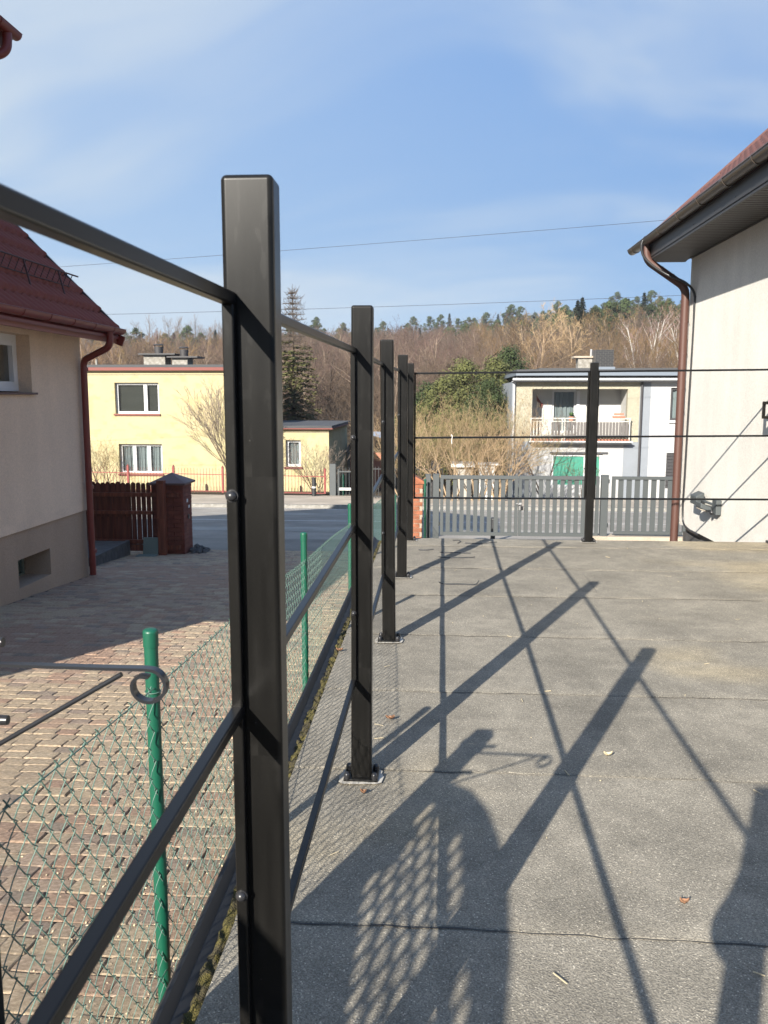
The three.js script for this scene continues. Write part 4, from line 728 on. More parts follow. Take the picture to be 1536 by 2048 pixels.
// ================================================================ YELLOW HOUSE
{
  const D = 37, hs = thing('yellow_house', 'yellow plastered flat-roofed house across the road with two chimneys and a low annex', 'house', [-12, slope(D), D]);
  const wins = [[-14.58, -12.55, 0.70, 2.09], [-14.5, -12.49, -2.02, -0.67]];
  part(hs, 'wall', [facade(rect(-22, -9.42, -3.2, 2.62), wins, D, 0.35), box(-22, -9.42, -3.2, 2.6, D + 3, D + 11)], M.yellow);
  part(hs, 'wall_joint', [box(-22, -9.42, 2.42, 2.45, D - 0.006, D + 0.1)], M.soffit);
  part(hs, 'gutter_board', [box(-22.1, -9.36, 2.62, 2.76, D - 0.22, D + 0.1)], M.fenceRust);
  part(hs, 'roof', [box(-22.1, -9.36, 2.765, 2.88, D - 0.18, D + 11.2)], M.roofDark);
  const w1 = windowIn(hs, ...wins[0], D + 0.17, [-13.22], M.pvcFar, blindIn, { fw: 0.1 });
  const w2 = windowIn(hs, ...wins[1], D + 0.17, [-13.83, -13.16], M.pvcFar, laceIn(34), { fw: 0.1 });
  part(w1, 'window_sill', [box(-14.64, -12.5, 0.62, 0.695, D - 0.08, D + 0.16)], M.fenceRust);
  part(w2, 'window_sill', [box(-14.56, -12.44, -2.10, -2.025, D - 0.08, D + 0.16)], M.fenceRust);
  const chim = (x0, x1, h) => { const c = part(hs, 'chimney', [box(x0, x1, 2.88, 3.2 + h, 40, 40.9)], M.chimneyW); part(c, 'chimney_cap', [box(x0 - 0.2, x1 + 0.55, 3.2 + h, 3.27 + h, 39.8, 41.1)], M.chimneyDark); part(c, 'flue', [rod(V((x0 + x1) / 2 + 0.1, 3.27 + h, 40.4), V((x0 + x1) / 2 + 0.1, 3.6 + h, 40.4), 0.2, 0.22, 12), rod(V((x0 + x1) / 2 + 0.1, 3.68 + h, 40.4), V((x0 + x1) / 2 + 0.1, 3.74 + h, 40.4), 0.26, 0.2, 12), rod(V((x0 + x1) / 2 - 0.1, 3.6 + h, 40.4), V((x0 + x1) / 2 - 0.1, 3.7 + h, 40.4), 0.02, 0.02, 6), rod(V((x0 + x1) / 2 + 0.3, 3.6 + h, 40.4), V((x0 + x1) / 2 + 0.3, 3.7 + h, 40.4), 0.02, 0.02, 6)], M.chimneyDark); };
  chim(-14.25, -13.2, 0.26); chim(-12.85, -12.1, 0.12);
  part(hs, 'vent_pipe', [rod(V(-16.6, 2.88, 40), V(-16.6, 3.25, 40), 0.06, 0.06, 8)], M.chimneyW);
  // annex
  const aw = [-6.82, -6.13, -1.66, -0.46];
  part(hs, 'annex', [facade(rect(-9.41, -4.86, -3.2, 0.03), [aw], D - 0.02, 0.35), box(-9.41, -4.86, -3.2, 0.02, D + 2.2, D + 7.5), box(-5.2, -4.861, -3.2, 0.02, D + 0.34, D + 2.19)], M.yellow);
  part(hs, 'annex_joint', [box(-9.41, -4.855, -0.12, -0.095, D - 0.027, D + 0.1)], M.soffit);
  part(hs, 'annex_roof', [box(-9.41, -4.66, 0.035, 0.085, D - 0.25, D + 7.7)], M.fenceRust);
  part(hs, 'annex_roof_cover', [box(-9.41, -4.70, 0.088, 0.19, D - 0.2, D + 7.65)], M.roofDark);
  const w3 = windowIn(hs, ...aw, D + 0.15, [], M.pvcFar, laceIn(20), { fw: 0.11 });
  part(w3, 'window_sill', [box(-6.9, -6.05, -1.74, -1.665, D - 0.1, D + 0.14)], M.fenceRust);
}
// red bar fence in front of it
{
  const D = 35, yb = (x) => -2.66 - 0.012 * (x + 13), t = thing('iron_fence', 'low red iron bar fence in front of the yellow house', 'fence', [-12, slope(D), D]);
  const bars = []; for (let x = -21; x < -4.85; x += 0.137) bars.push(rod(V(x, yb(x) + 0.05, D), V(x, yb(x) + 1.12, D), 0.011, 0.008, 5));
  part(t, 'bar', bars, M.fenceRust, { stuff: true });
  for (const k of [0.14, 0.86]) part(t, 'rail', [mapped(new THREE.BoxGeometry(16.2, 0.03, 0.03), (x, y, z) => V(x - 12.9, y + yb(x - 12.9) + k, D - z - 0.02))], M.fenceRed);
  for (const x of [-17.4, -15.4, -13.35, -11.35, -9.2, -7.0, -4.78]) { const p = part(t, 'post', [box(x - 0.04, x + 0.04, yb(x) - 0.2, yb(x) + 1.17, D - 0.06, D + 0.05)], M.fenceRed); part(p, 'post_cap', [new THREE.ConeGeometry(0.07, 0.09, 4).rotateY(0.785).translate(x, yb(x) + 1.21, -D)], M.fenceRust); }
  struct('verge', strip(-60, -4.7, 34.1, 36.9, 0.09, 30), M.earth);
  const b = thing('bollard', 'black roadside bollard with a white band in front of the annex', 'bollard', [-5.03, slope(33.5), 33.5]);
  part(b, 'shaft', [rod(V(-5.03, -2.72, 33.5), V(-5.03, -1.80, 33.5), 0.095, 0.085, 14)], M.bollard); part(b, 'band', [rod(V(-5.03, -2.22, 33.5), V(-5.03, -2.16, 33.5), 0.0935, 0.0925, 14)], M.whitePaint);
  const g = thing('metal_gate', 'dark grey metal gate with pointed bars next to the yellow annex', 'gate', [-3.8, slope(34), 34]);
  part(g, 'gate_post', [box(-4.45, -4.2, -2.9, -1.28, 34, 34.2)], M.gateGrey);
  const gb = []; for (let x = -4.05; x < -2.7; x += 0.135) gb.push(rod(V(x, -2.85, 34.1), V(x, -1.42, 34.1), 0.014, 0.008, 5)); part(g, 'bar', gb, M.gateGrey, { stuff: true });
  part(g, 'gate_frame', [box(-4.1, -2.7, -1.62, -1.58, 34.08, 34.12), box(-4.1, -2.7, -2.82, -2.77, 34.08, 34.12), box(-4.12, -4.08, -2.82, -1.5, 34.07, 34.13)], M.gateGrey);
  part(g, 'motor_arm', [box(-4.05, -2.9, -2.36, -2.26, 33.95, 34.03)], M.whitePaint);
  for (const [k, x] of [[0, -3.95], [1, -3.4]]) { const p = thing('green_post', ['left green fence post behind the dark gate of the annex', 'right green fence post behind the dark gate of the annex'][k], 'post', [x, -2.9, 34.4]); part(p, 'post', [rod(V(x, -2.9, 34.4), V(x, -1.75 - 0.12 * k, 34.4), 0.06, 0.06, 10)], M.greenPost); part(p, 'cap', [rod(V(x, -1.75 - 0.12 * k, 34.4), V(x, -1.72 - 0.12 * k, 34.4), 0.065, 0.05, 10)], M.greenPost); }
}

// ================================================================ WHITE HOUSE WITH THE LOGGIA
{
  const D = 36, hs = thing('white_house', 'white and grey flat-roofed house with a pebble-dashed loggia and dark chimney across the road', 'house', [6, slope(D), D]);
  const lg = [4.0, 8.0, -0.19, 1.81];
  part(hs, 'pebble_wall', [facade(rect(3.32, 8.50, -0.42, 2.10), [lg], D, 0.3)], M.pebble);
  part(hs, 'lower_wall', [facade(rect(3.98, 7.9, -3.0, -0.425), [[4.86, 7.05, -2.4, -0.93]], D + 0.005, 0.3)], M.whiteWall);
  part(hs, 'pilaster', [box(3.32, 3.979, -3.0, -0.425, D - 0.002, D + 0.3)], M.greyBlue);
  part(hs, 'pilaster', [box(7.901, 8.50, -3.0, -0.425, D - 0.002, D + 0.3)], M.greyBlue);
  part(hs, 'loggia', [box(lg[0], lg[1], -0.4, -0.2, D + 0.301, D + 1.6), box(lg[0] - 0.1, lg[1] + 0.1, 1.82, 1.95, D + 0.301, D + 1.6), box(3.7, 3.999, -0.19, 1.82, D + 0.301, D + 1.6), box(8.001, 8.3, -0.19, 1.82, D + 0.301, D + 1.6), facade(rect(4.0, 8.0, -0.19, 1.82), [[5.02, 6.08, -0.1, 1.78]], D + 1.35, 0.2)], M.loggiaWall);
  const bd = windowIn(hs, 5.02, 6.08, -0.1, 1.78, D + 1.42, [], M.pvcFar, laceIn(30), { fw: 0.09 });
  part(bd, 'door_leaf', [box(6.08, 6.22, -0.1, 1.75, D + 1.3, D + 1.349)], M.pvcFar);
  const gw = windowIn(hs, 4.86, 7.05, -2.4, -0.93, D + 0.08, [6.36], M.pvcFar, null, { fw: 0.12, pane: M.greenFilm });
  part(gw, 'window_sill', [box(4.8, 7.25, -0.93, -0.86, D - 0.06, D + 0.08)], M.roofDark);
  // balcony front
  part(hs, 'balcony_slab', [box(3.9, 8.15, -0.5, -0.39, D - 0.35, D - 0.003)], M.roofDark);
  for (let x = 3.95; x < 8.05; x += 0.135) part(hs, 'soffit_rib', [box(x, x + 0.065, -0.37, -0.30, D - 0.3, D - 0.004)], M.terracotta);
  part(hs, 'balcony_lip', [box(3.86, 8.2, -0.425, -0.375, D - 0.40, D - 0.3505)], M.pvcFar);
  const rl = part(hs, 'railing', [box(3.92, 8.1, 0.55, 0.60, D - 0.30, D - 0.25), box(3.92, 8.1, 0.43, 0.47, D - 0.295, D - 0.255), box(3.92, 8.1, -0.2, -0.16, D - 0.295, D - 0.255), ...[3.94, 5.25, 5.36, 6.65, 8.06].map((x) => box(x - 0.025, x + 0.025, -0.38, 0.56, D - 0.294, D - 0.256))], M.railing);
  for (let i = 0; i < 30; i++) { const x = 4.06 + i * 0.134; if (Math.abs(x - 5.28) > 0.09) part(rl, 'slat', [box(x - (i < 6 ? 0.03 : 0.056), x + (i < 6 ? 0.03 : 0.056), -0.15, 0.42, D - 0.27, D - 0.258)], i < 6 ? M.railing : M.balconySlat); }
  part(rl, 'flower_box', [box(7.35, 7.85, 0.60, 0.68, D - 0.33, D - 0.2), box(7.4, 7.8, 0.72, 0.8, D - 0.3, D - 0.24)], M.terracotta);
  // roof edge
  part(hs, 'roof_band', [box(3.25, 11.5, 2.36, 2.5, D - 0.45, D + 8)], M.roofBlue);
  part(hs, 'roof', [box(3.3, 11.6, 2.505, 2.62, D - 0.3, D + 8.1), box(4.5, 11.6, 2.622, 2.75, D + 2, D + 7.9)], M.roofDark);
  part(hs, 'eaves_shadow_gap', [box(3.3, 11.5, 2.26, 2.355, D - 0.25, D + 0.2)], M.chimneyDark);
  part(hs, 'gutter', [box(3.12, 11.5, 2.17, 2.255, D - 0.5, D - 0.34), box(3.12, 11.5, 2.105, 2.13, D - 0.4, D + 0.2)], M.pvcFar);
  part(hs, 'eaves_board', [box(3.12, 11.5, 2.135, 2.165, D - 0.46, D + 0.2)], M.chimneyDark);
  for (const x of [3.22, 8.555]) part(hs, 'downpipe', [rod(V(x, -3, D - 0.1), V(x, 2.17, D - 0.1), 0.045, 0.045, 10)], x < 5 ? M.pvcFar : M.chimneyDark);
  part(hs, 'corner_wall', [box(3.14, 3.319, -3, 2.1, D + 0.02, D + 8)], M.greyBlue);
  part(hs, 'wing', [box(8.501, 8.95, -3, 2.1, D - 0.004, D + 0.3)], M.greyBlue);
  part(hs, 'wing_wall', [facade(rect(8.951, 13.5, -3, 2.1), [[9.78, 10.9, 0.5, 1.86], [9.72, 10.9, -2.4, -0.88]], D - 0.002, 0.3)], M.whiteWall);
  const ww = windowIn(hs, 9.78, 10.9, 0.5, 1.86, D + 0.1, [], M.chimneyDark, laceIn(18), { fw: 0.09 });
  part(ww, 'window_sill', [box(9.74, 10.95, 0.40, 0.495, D - 0.1, D + 0.09)], M.pvcFar);
  part(hs, 'shutter', Array.from({ length: 11 }, (_, i) => box(9.72, 10.9, -2.4 + i * 0.138, -2.4 + i * 0.138 + 0.12, D + 0.08, D + 0.11)).concat(box(9.72, 10.9, -2.4, -0.88, D + 0.115, D + 0.13)), M.chimneyDark);
  part(hs, 'back_wall', [box(3.4, 13.4, -3, 2.1, D + 7.5, D + 7.9)], M.whiteWall);
  // chimneys
  const c2 = part(hs, 'chimney', [box(6.95, 7.75, 2.6, 3.55, 38, 38.8)], M.soffit);
  for (let k = 0; k < 9; k++) for (let j = 0; j < 4; j++) { const a = 6.95 + j * 0.225 - (k % 2) * 0.11; part(c2, 'brick', [box(Math.max(a, 6.945) + 0.01, Math.min(a + 0.215, 7.755), 2.82 + k * 0.082, 2.82 + k * 0.082 + 0.066, 37.985, 38.01)], M.bollard); }
  part(c2, 'flashing', [box(6.88, 7.82, 2.62, 2.8, 37.93, 38.9)], M.roofBlue);
  const c3 = part(hs, 'chimney', [box(6.3, 6.93, 2.6, 3.22, 38.6, 39.2)], M.chimneyW); part(c3, 'chimney_cap', [box(6.1, 6.94, 3.22, 3.3, 38.5, 39.3)], M.walk); part(c3, 'flue', [rod(V(6.92, 3.3, 38.9), V(6.92, 3.62, 38.9), 0.05, 0.05, 8)], M.steel);
  // things on the balcony
  const pt = thing('potted_plant', 'green potted plant behind the balcony door glass of the white house', 'plant', [5.85, -0.15, D + 1.2]);
  seed(30); const lv = []; for (let i = 0; i < 60; i++) { const a = rr(0, 6.28), l = rr(0.1, 0.26), e = rr(0.2, 1.3); const b0 = V(5.85, 0.62, D + 1.15), t = b0.clone().add(new THREE.Vector3(Math.cos(a) * l * Math.cos(e), Math.sin(e) * l, Math.sin(a) * l * Math.cos(e))); const s = new THREE.Vector3(-Math.sin(a), 0, Math.cos(a)).multiplyScalar(0.025); const m = b0.clone().lerp(t, 0.6); lv.push(...b0.toArray(), ...m.clone().add(s).toArray(), ...t.toArray(), ...b0.toArray(), ...t.toArray(), ...m.clone().sub(s).toArray()); }
  part(pt, 'leaves', [tris(lv)], mat([0.05, 0.12, 0.03], 0.8, { side: THREE.DoubleSide })); part(pt, 'pot', [rod(V(5.85, 0.42, D + 1.15), V(5.85, 0.62, D + 1.15), 0.09, 0.12, 12)], M.terracotta);
  const or = thing('wall_ornament', 'dark brown butterfly-shaped ornament on the left loggia wall of the white house', 'ornament', [4.4, 1.2, D + 1.3]);
  part(or, 'wing', [mapped(slab([[4.32, 1.55], [4.35, 1.28], [4.5, 1.2], [4.62, 1.12]], [], 0.02), (u, v, w) => V(u, v, D + 1.3 + w))], M.fenceRust); part(or, 'wing', [mapped(slab([[4.5, 1.2], [4.62, 1.2], [4.56, 1.0], [4.46, 1.02]], [], 0.02), (u, v, w) => V(u, v, D + 1.27 + w))], M.fenceRust);
}
// things behind the left bush
{
  const hp = thing('garden_shed', 'pale garden shed with grey sides behind the bare bushes', 'shed', [1.0, slope(32.4), 32.4]);
  part(hp, 'wall', [box(0.62, 1.32, -3, -1.18, 31.9, 32.9)], M.asphaltPatch); part(hp, 'roof', [box(0.52, 1.42, -1.18, -1.06, 31.7, 33.1)], M.whitePaint);
  const h2 = thing('white_cabinet', 'white upright cabinet with a slanted side behind the bare bushes', 'cabinet', [1.9, slope(32.2), 32.2]);
  part(h2, 'body', [mapped(slab([[1.62, -3], [2.12, -3], [2.2, -1.14], [1.6, -1.12]], [], 0.6), (u, v, w) => V(u, v, 31.9 + w))], M.whitePaint); part(h2, 'lid', [box(1.58, 2.35, -1.11, -1.05, 31.8, 32.6)], M.whitePaint);
  const fb = thing('railing_fence', 'black metal railing at the left end behind the bare bushes', 'fence', [-0.4, slope(32), 32]);
  part(fb, 'rail', [box(-3.2, 0.2, -1.32, -1.27, 32, 32.05), box(-3.2, 0.2, -2.4, -2.35, 32, 32.05)], M.bollard); const fbb = []; for (let x = -3.2; x < 0.2; x += 0.13) fbb.push(box(x, x + 0.025, -2.5, -1.2, 32.01, 32.04)); part(fb, 'bar', fbb, M.bollard, { stuff: true });
  part(fb, 'post', [box(-0.25, 0.1, -2.6, -1.0, 32.4, 32.6)], M.chimneyDark);
  const gh = thing('greenhouse', 'pale blue domed greenhouse behind the bushes between the black posts', 'greenhouse', [-4.2, -2, 44]);
  part(gh, 'cover', [mapped(new THREE.CylinderGeometry(1.5, 1.5, 5, 20, 1, true, 0, Math.PI), (x, y, z) => V(-3.4 + z * 0.8 - 0.2, -1.45 + x * 0.6, 46 + y))], M.tarp); part(gh, 'end_wall', [box(-4.6, -2.4, -3.4, -1.45, 43.6, 43.7)], M.terracotta);
}

// ================================================================ TREES
class TB {                                               // triangles of trunks, limbs, twigs and leaves
  constructor() { this.p = []; }
  prism(a, b, r0, r1, n = 4) {
    const v = b.clone().sub(a); if (v.lengthSq() < 1e-10) return; v.normalize();
    const x = Math.abs(v.y) < 0.9 ? new THREE.Vector3(0, 1, 0) : new THREE.Vector3(1, 0, 0), s = x.cross(v).normalize(), t = v.clone().cross(s);
    const A = [], B = []; for (let k = 0; k < n; k++) { const c = Math.cos(k / n * 6.2832), d = Math.sin(k / n * 6.2832); A.push(a.clone().addScaledVector(s, c * r0).addScaledVector(t, d * r0)); B.push(b.clone().addScaledVector(s, c * r1).addScaledVector(t, d * r1)); }
    for (let k = 0; k < n; k++) { const l = (k + 1) % n; this.p.push(...A[k].toArray(), ...A[l].toArray(), ...B[l].toArray(), ...A[k].toArray(), ...B[l].toArray(), ...B[k].toArray()); }
  }
  blade(a, b, w) { const v = b.clone().sub(a), s = new THREE.Vector3(rr(-1, 1), rr(-1, 1), rr(-1, 1)).cross(v).normalize().multiplyScalar(w); this.p.push(...a.clone().add(s).toArray(), ...a.clone().sub(s).toArray(), ...b.toArray()); }
  leafQuad(c, n, s) { const u = new THREE.Vector3(rr(-1, 1), rr(-1, 1), rr(-1, 1)).cross(n).normalize().multiplyScalar(s), w = u.clone().cross(n).normalize().multiplyScalar(s * rr(0.3, 0.7)); this.p.push(...c.clone().sub(u).toArray(), ...c.clone().add(w).toArray(), ...c.clone().add(u).toArray(), ...c.clone().sub(u).toArray(), ...c.clone().add(u).toArray(), ...c.clone().sub(w).toArray()); }
  build() { const g = tris(this.p); g.setAttribute('uv', new THREE.Float32BufferAttribute(new Float32Array(this.p.length / 3 * 2), 2)); g.userData.flat = true; return g; }
}
const dirv = (az, el) => new THREE.Vector3(Math.cos(az) * Math.cos(el), Math.sin(el), Math.sin(az) * Math.cos(el));
function grow(wood, twig, p, dir, len, r, lev, o) {      // one branch and what it carries
  const n = lev === 0 ? 6 : lev === 1 ? 4 : 3, pts = [p.clone()], ds = [];
  let d = dir.clone(), q = p.clone();
  for (let i = 0; i < n; i++) {
    d = d.clone().add(new THREE.Vector3(rr(-1, 1), rr(-1, 1) + (lev ? o.lift : 0.1), rr(-1, 1)).multiplyScalar(lev ? o.crook : o.crook * 0.35)).normalize();
    q = q.clone().addScaledVector(d, len / n); pts.push(q); ds.push(d);
  }
  const rad = (t) => r * (1 - t * 0.78);
  for (let i = 0; i < n; i++) { if (lev >= o.levels) twig.blade(pts[i], pts[i + 1], rad(i / n) * 1.2); else if (lev >= 2) twig.prism(pts[i], pts[i + 1], rad(i / n), rad((i + 1) / n), 3); else wood.prism(pts[i], pts[i + 1], rad(i / n), rad((i + 1) / n), lev === 0 ? 7 : 4); }
  if (lev >= o.levels) return;
  const kids = o.kids[lev];
  for (let k = 0; k < kids; k++) {
    const t = lev === 0 ? o.bare + (1 - o.bare) * (k + rr(0, 0.9)) / kids : 0.18 + 0.82 * (k + rnd()) / kids, i = Math.min(n - 1, Math.floor(t * n)), at = pts[i].clone().lerp(pts[i + 1], t * n - i);
    const side = new THREE.Vector3(rr(-1, 1), rr(-1, 1), rr(-1, 1)).cross(ds[i]).normalize(), a = rr(o.ang[0], o.ang[1]);
    const nd = ds[i].clone().multiplyScalar(Math.cos(a)).addScaledVector(side, Math.sin(a)).normalize();
    const shape = lev === 0 ? o.shape(t) : 1 - 0.55 * t;
    grow(wood, twig, at, nd, len * (lev === 0 ? 1 : 0.62) * o.ratio[lev] * shape * rr(0.75, 1.2), Math.max(o.min, rad(t) * o.thin), lev + 1, o);
  }
}
const OAK = { levels: 4, kids: [14, 6, 5, 4], ang: [0.5, 1.05], ratio: [0.48, 0.85, 0.8, 0.8], crook: 0.28, lift: 0.25, bare: 0.22, thin: 0.5, min: 0.015, shape: (t) => 0.55 + 0.6 * Math.sin(Math.PI * Math.min(1, t * 0.95 + 0.08)) };
const POPLAR = { ...OAK, kids: [20, 6, 5, 4], ang: [0.35, 0.75], ratio: [0.34, 0.8, 0.8, 0.8], lift: 0.5, bare: 0.18 };
const BUSH = { ...OAK, kids: [9, 7, 6, 5], ang: [0.3, 0.9], ratio: [0.75, 0.85, 0.7, 0.7], bare: 0.30, crook: 0.3, thin: 0.55, min: 0.004, lift: 0.35 };
function bareTree(s, H, o, r = H * 0.014) { seed(s); const w = new TB(), t = new TB(); grow(w, t, new THREE.Vector3(), new THREE.Vector3(rr(-0.06, 0.06), 1, rr(-0.06, 0.06)).normalize(), H, r, 0, o); return [w.build(), t.build()]; }
function bushTree(s, H, stems, o, r = 0.04) { seed(s); const w = new TB(), t = new TB(); for (let k = 0; k < stems; k++) { const a = k / stems * 6.28 + rr(-0.3, 0.3); grow(w, t, new THREE.Vector3(Math.cos(a) * 0.12, 0, Math.sin(a) * 0.12), dirv(a, rr(0.85, 1.35)), H * rr(0.75, 1.05), r * rr(0.7, 1.2), 0, o); } return [w.build(), t.build()]; }
function pineTree(s, H, R, low, clumps, leafs, ls) {
  seed(s); const w = new TB(), t = new TB(); let q = new THREE.Vector3();
  for (let i = 0; i < 6; i++) { const n = q.clone().add(new THREE.Vector3(rr(-0.1, 0.1), H / 6, rr(-0.1, 0.1))); w.prism(q, n, H * 0.016 * (1 - i / 7), H * 0.016 * (1 - (i + 1) / 7), 6); q = n; }
  for (let c = 0; c < clumps; c++) {
    const u = Math.pow((c + rnd()) / clumps, 0.9), y = H * (low + (1 - low) * u), rad = R * Math.pow(Math.max(0.05, Math.sin(Math.PI * (0.18 + 0.80 * u))), 0.9) * rr(0.35, 1.08), a = rr(0, 6.28), o = new THREE.Vector3(Math.cos(a) * rad, y + rad * 0.12, Math.sin(a) * rad);
    w.prism(new THREE.Vector3(0, y - rad * 0.15, 0), o, H * 0.005, H * 0.002, 3);
    const cr = R * rr(0.2, 0.36);
    for (let k = 0; k < leafs; k++) { const v = dirv(rr(0, 6.28), rr(-1.2, 1.5)), p = o.clone().addScaledVector(v, cr * Math.cbrt(rnd())); p.y = o.y + (p.y - o.y) * 0.62; t.leafQuad(p, v, ls * rr(0.6, 1.3)); }
  }
  return [w.build(), t.build()];
}
function spruceTree(s, H, R, ls, droop = 0.35, sparse = 1, per = 12, topBare = 2) {
  seed(s); const w = new TB(), t = new TB(); w.prism(new THREE.Vector3(), new THREE.Vector3(0, H, 0), H * 0.013, 0.01, 6);
  const rows = 34;
  for (let i = 0; i < rows; i++) {
    const u = i / rows, y = H * (0.08 + 0.9 * u), L = R * Math.pow(1 - u, topBare < 1 ? 0.55 : 0.8) * 1.02, n = 7;
    for (let k = 0; k < n; k++) {
      if (rnd() > sparse) continue;
      const a = k / n * 6.28 + i * 1.3 + rr(-0.3, 0.3), l = L * rr(0.7, 1.1), d = dirv(a, 0.25 - droop * (1 - u)), b = new THREE.Vector3(0, y, 0), e = b.clone().addScaledVector(d, l); e.y -= l * 0.12;
      w.prism(b, e, 0.02, 0.006, 3);
      if (u > topBare - rr(0, 0.12)) { for (let m = 0; m < 9; m++) { const p = b.clone().lerp(e, (m + rnd()) / 9); w.prism(p, p.clone().add(new THREE.Vector3(rr(-0.4, 0.4), rr(-0.1, 0.45), rr(-0.4, 0.4))), 0.012, 0.006, 3); } continue; }
      for (let m = 0; m < per; m++) { const f = (m + rnd()) / per, p = b.clone().lerp(e, f), sd = new THREE.Vector3(-d.z, 0, d.x).multiplyScalar(rr(-1, 1) * l * 0.24 * (1.1 - f)); p.add(sd); p.y += rr(-0.15, 0.05); t.leafQuad(p, new THREE.Vector3(rr(-0.5, 0.5), 1, rr(-0.5, 0.5)).normalize(), ls * rr(0.7, 1.3)); }
    }
  }
  return [w.build(), t.build()];
}
const tw = (c) => mat(c, 1, { side: THREE.DoubleSide });
const TW = { brown: tw([0.105, 0.075, 0.055]), mauve: tw([0.10, 0.064, 0.052]), ochre: tw([0.165, 0.105, 0.045]), tan: tw([0.40, 0.285, 0.16]), grey: tw([0.2, 0.16, 0.13]), birchTwig: tw([0.24, 0.16, 0.14]), pine: tw([0.034, 0.05, 0.016]), pineB: tw([0.088, 0.094, 0.03]), oliveTwig: tw([0.20, 0.17, 0.075]), fir: tw([0.022, 0.036, 0.014]), olive: tw([0.115, 0.115, 0.035]), shrub: tw([0.27, 0.19, 0.105]) };
function tree(name, label, category, [wood, crown], wm, cm, [x, y, d], s = 1, turn = 0, group, crownName = 'crown') {
  const t = thing(name, label, category, [x, y, d], group); t.rotation.y = turn; t.scale.setScalar(s);
  const a = new THREE.Mesh(wood, wm); a.name = 'trunk'; const b = new THREE.Mesh(crown, cm); b.name = crownName;
  for (const o of [a, b]) { o.castShadow = o.receiveShadow = true; t.add(o); }
  return t;
}
const OAKS = [1, 2, 3, 4].map((k) => bareTree(700 + k, 11, OAK)), POPS = [1, 2, 3].map((k) => bareTree(720 + k, 12, POPLAR));
const PINES = [1, 2, 3].map((k) => pineTree(740 + k, 11, 2.6, 0.30, 60, 40, 0.2)), FIRS = [1, 2].map((k) => spruceTree(750 + k, 12, 2.3, 0.26));
const SHRUBS = [1, 2, 3].map((k) => bushTree(760 + k, 3.1, 5, { ...BUSH, kids: [8, 6, 5, 5] }));
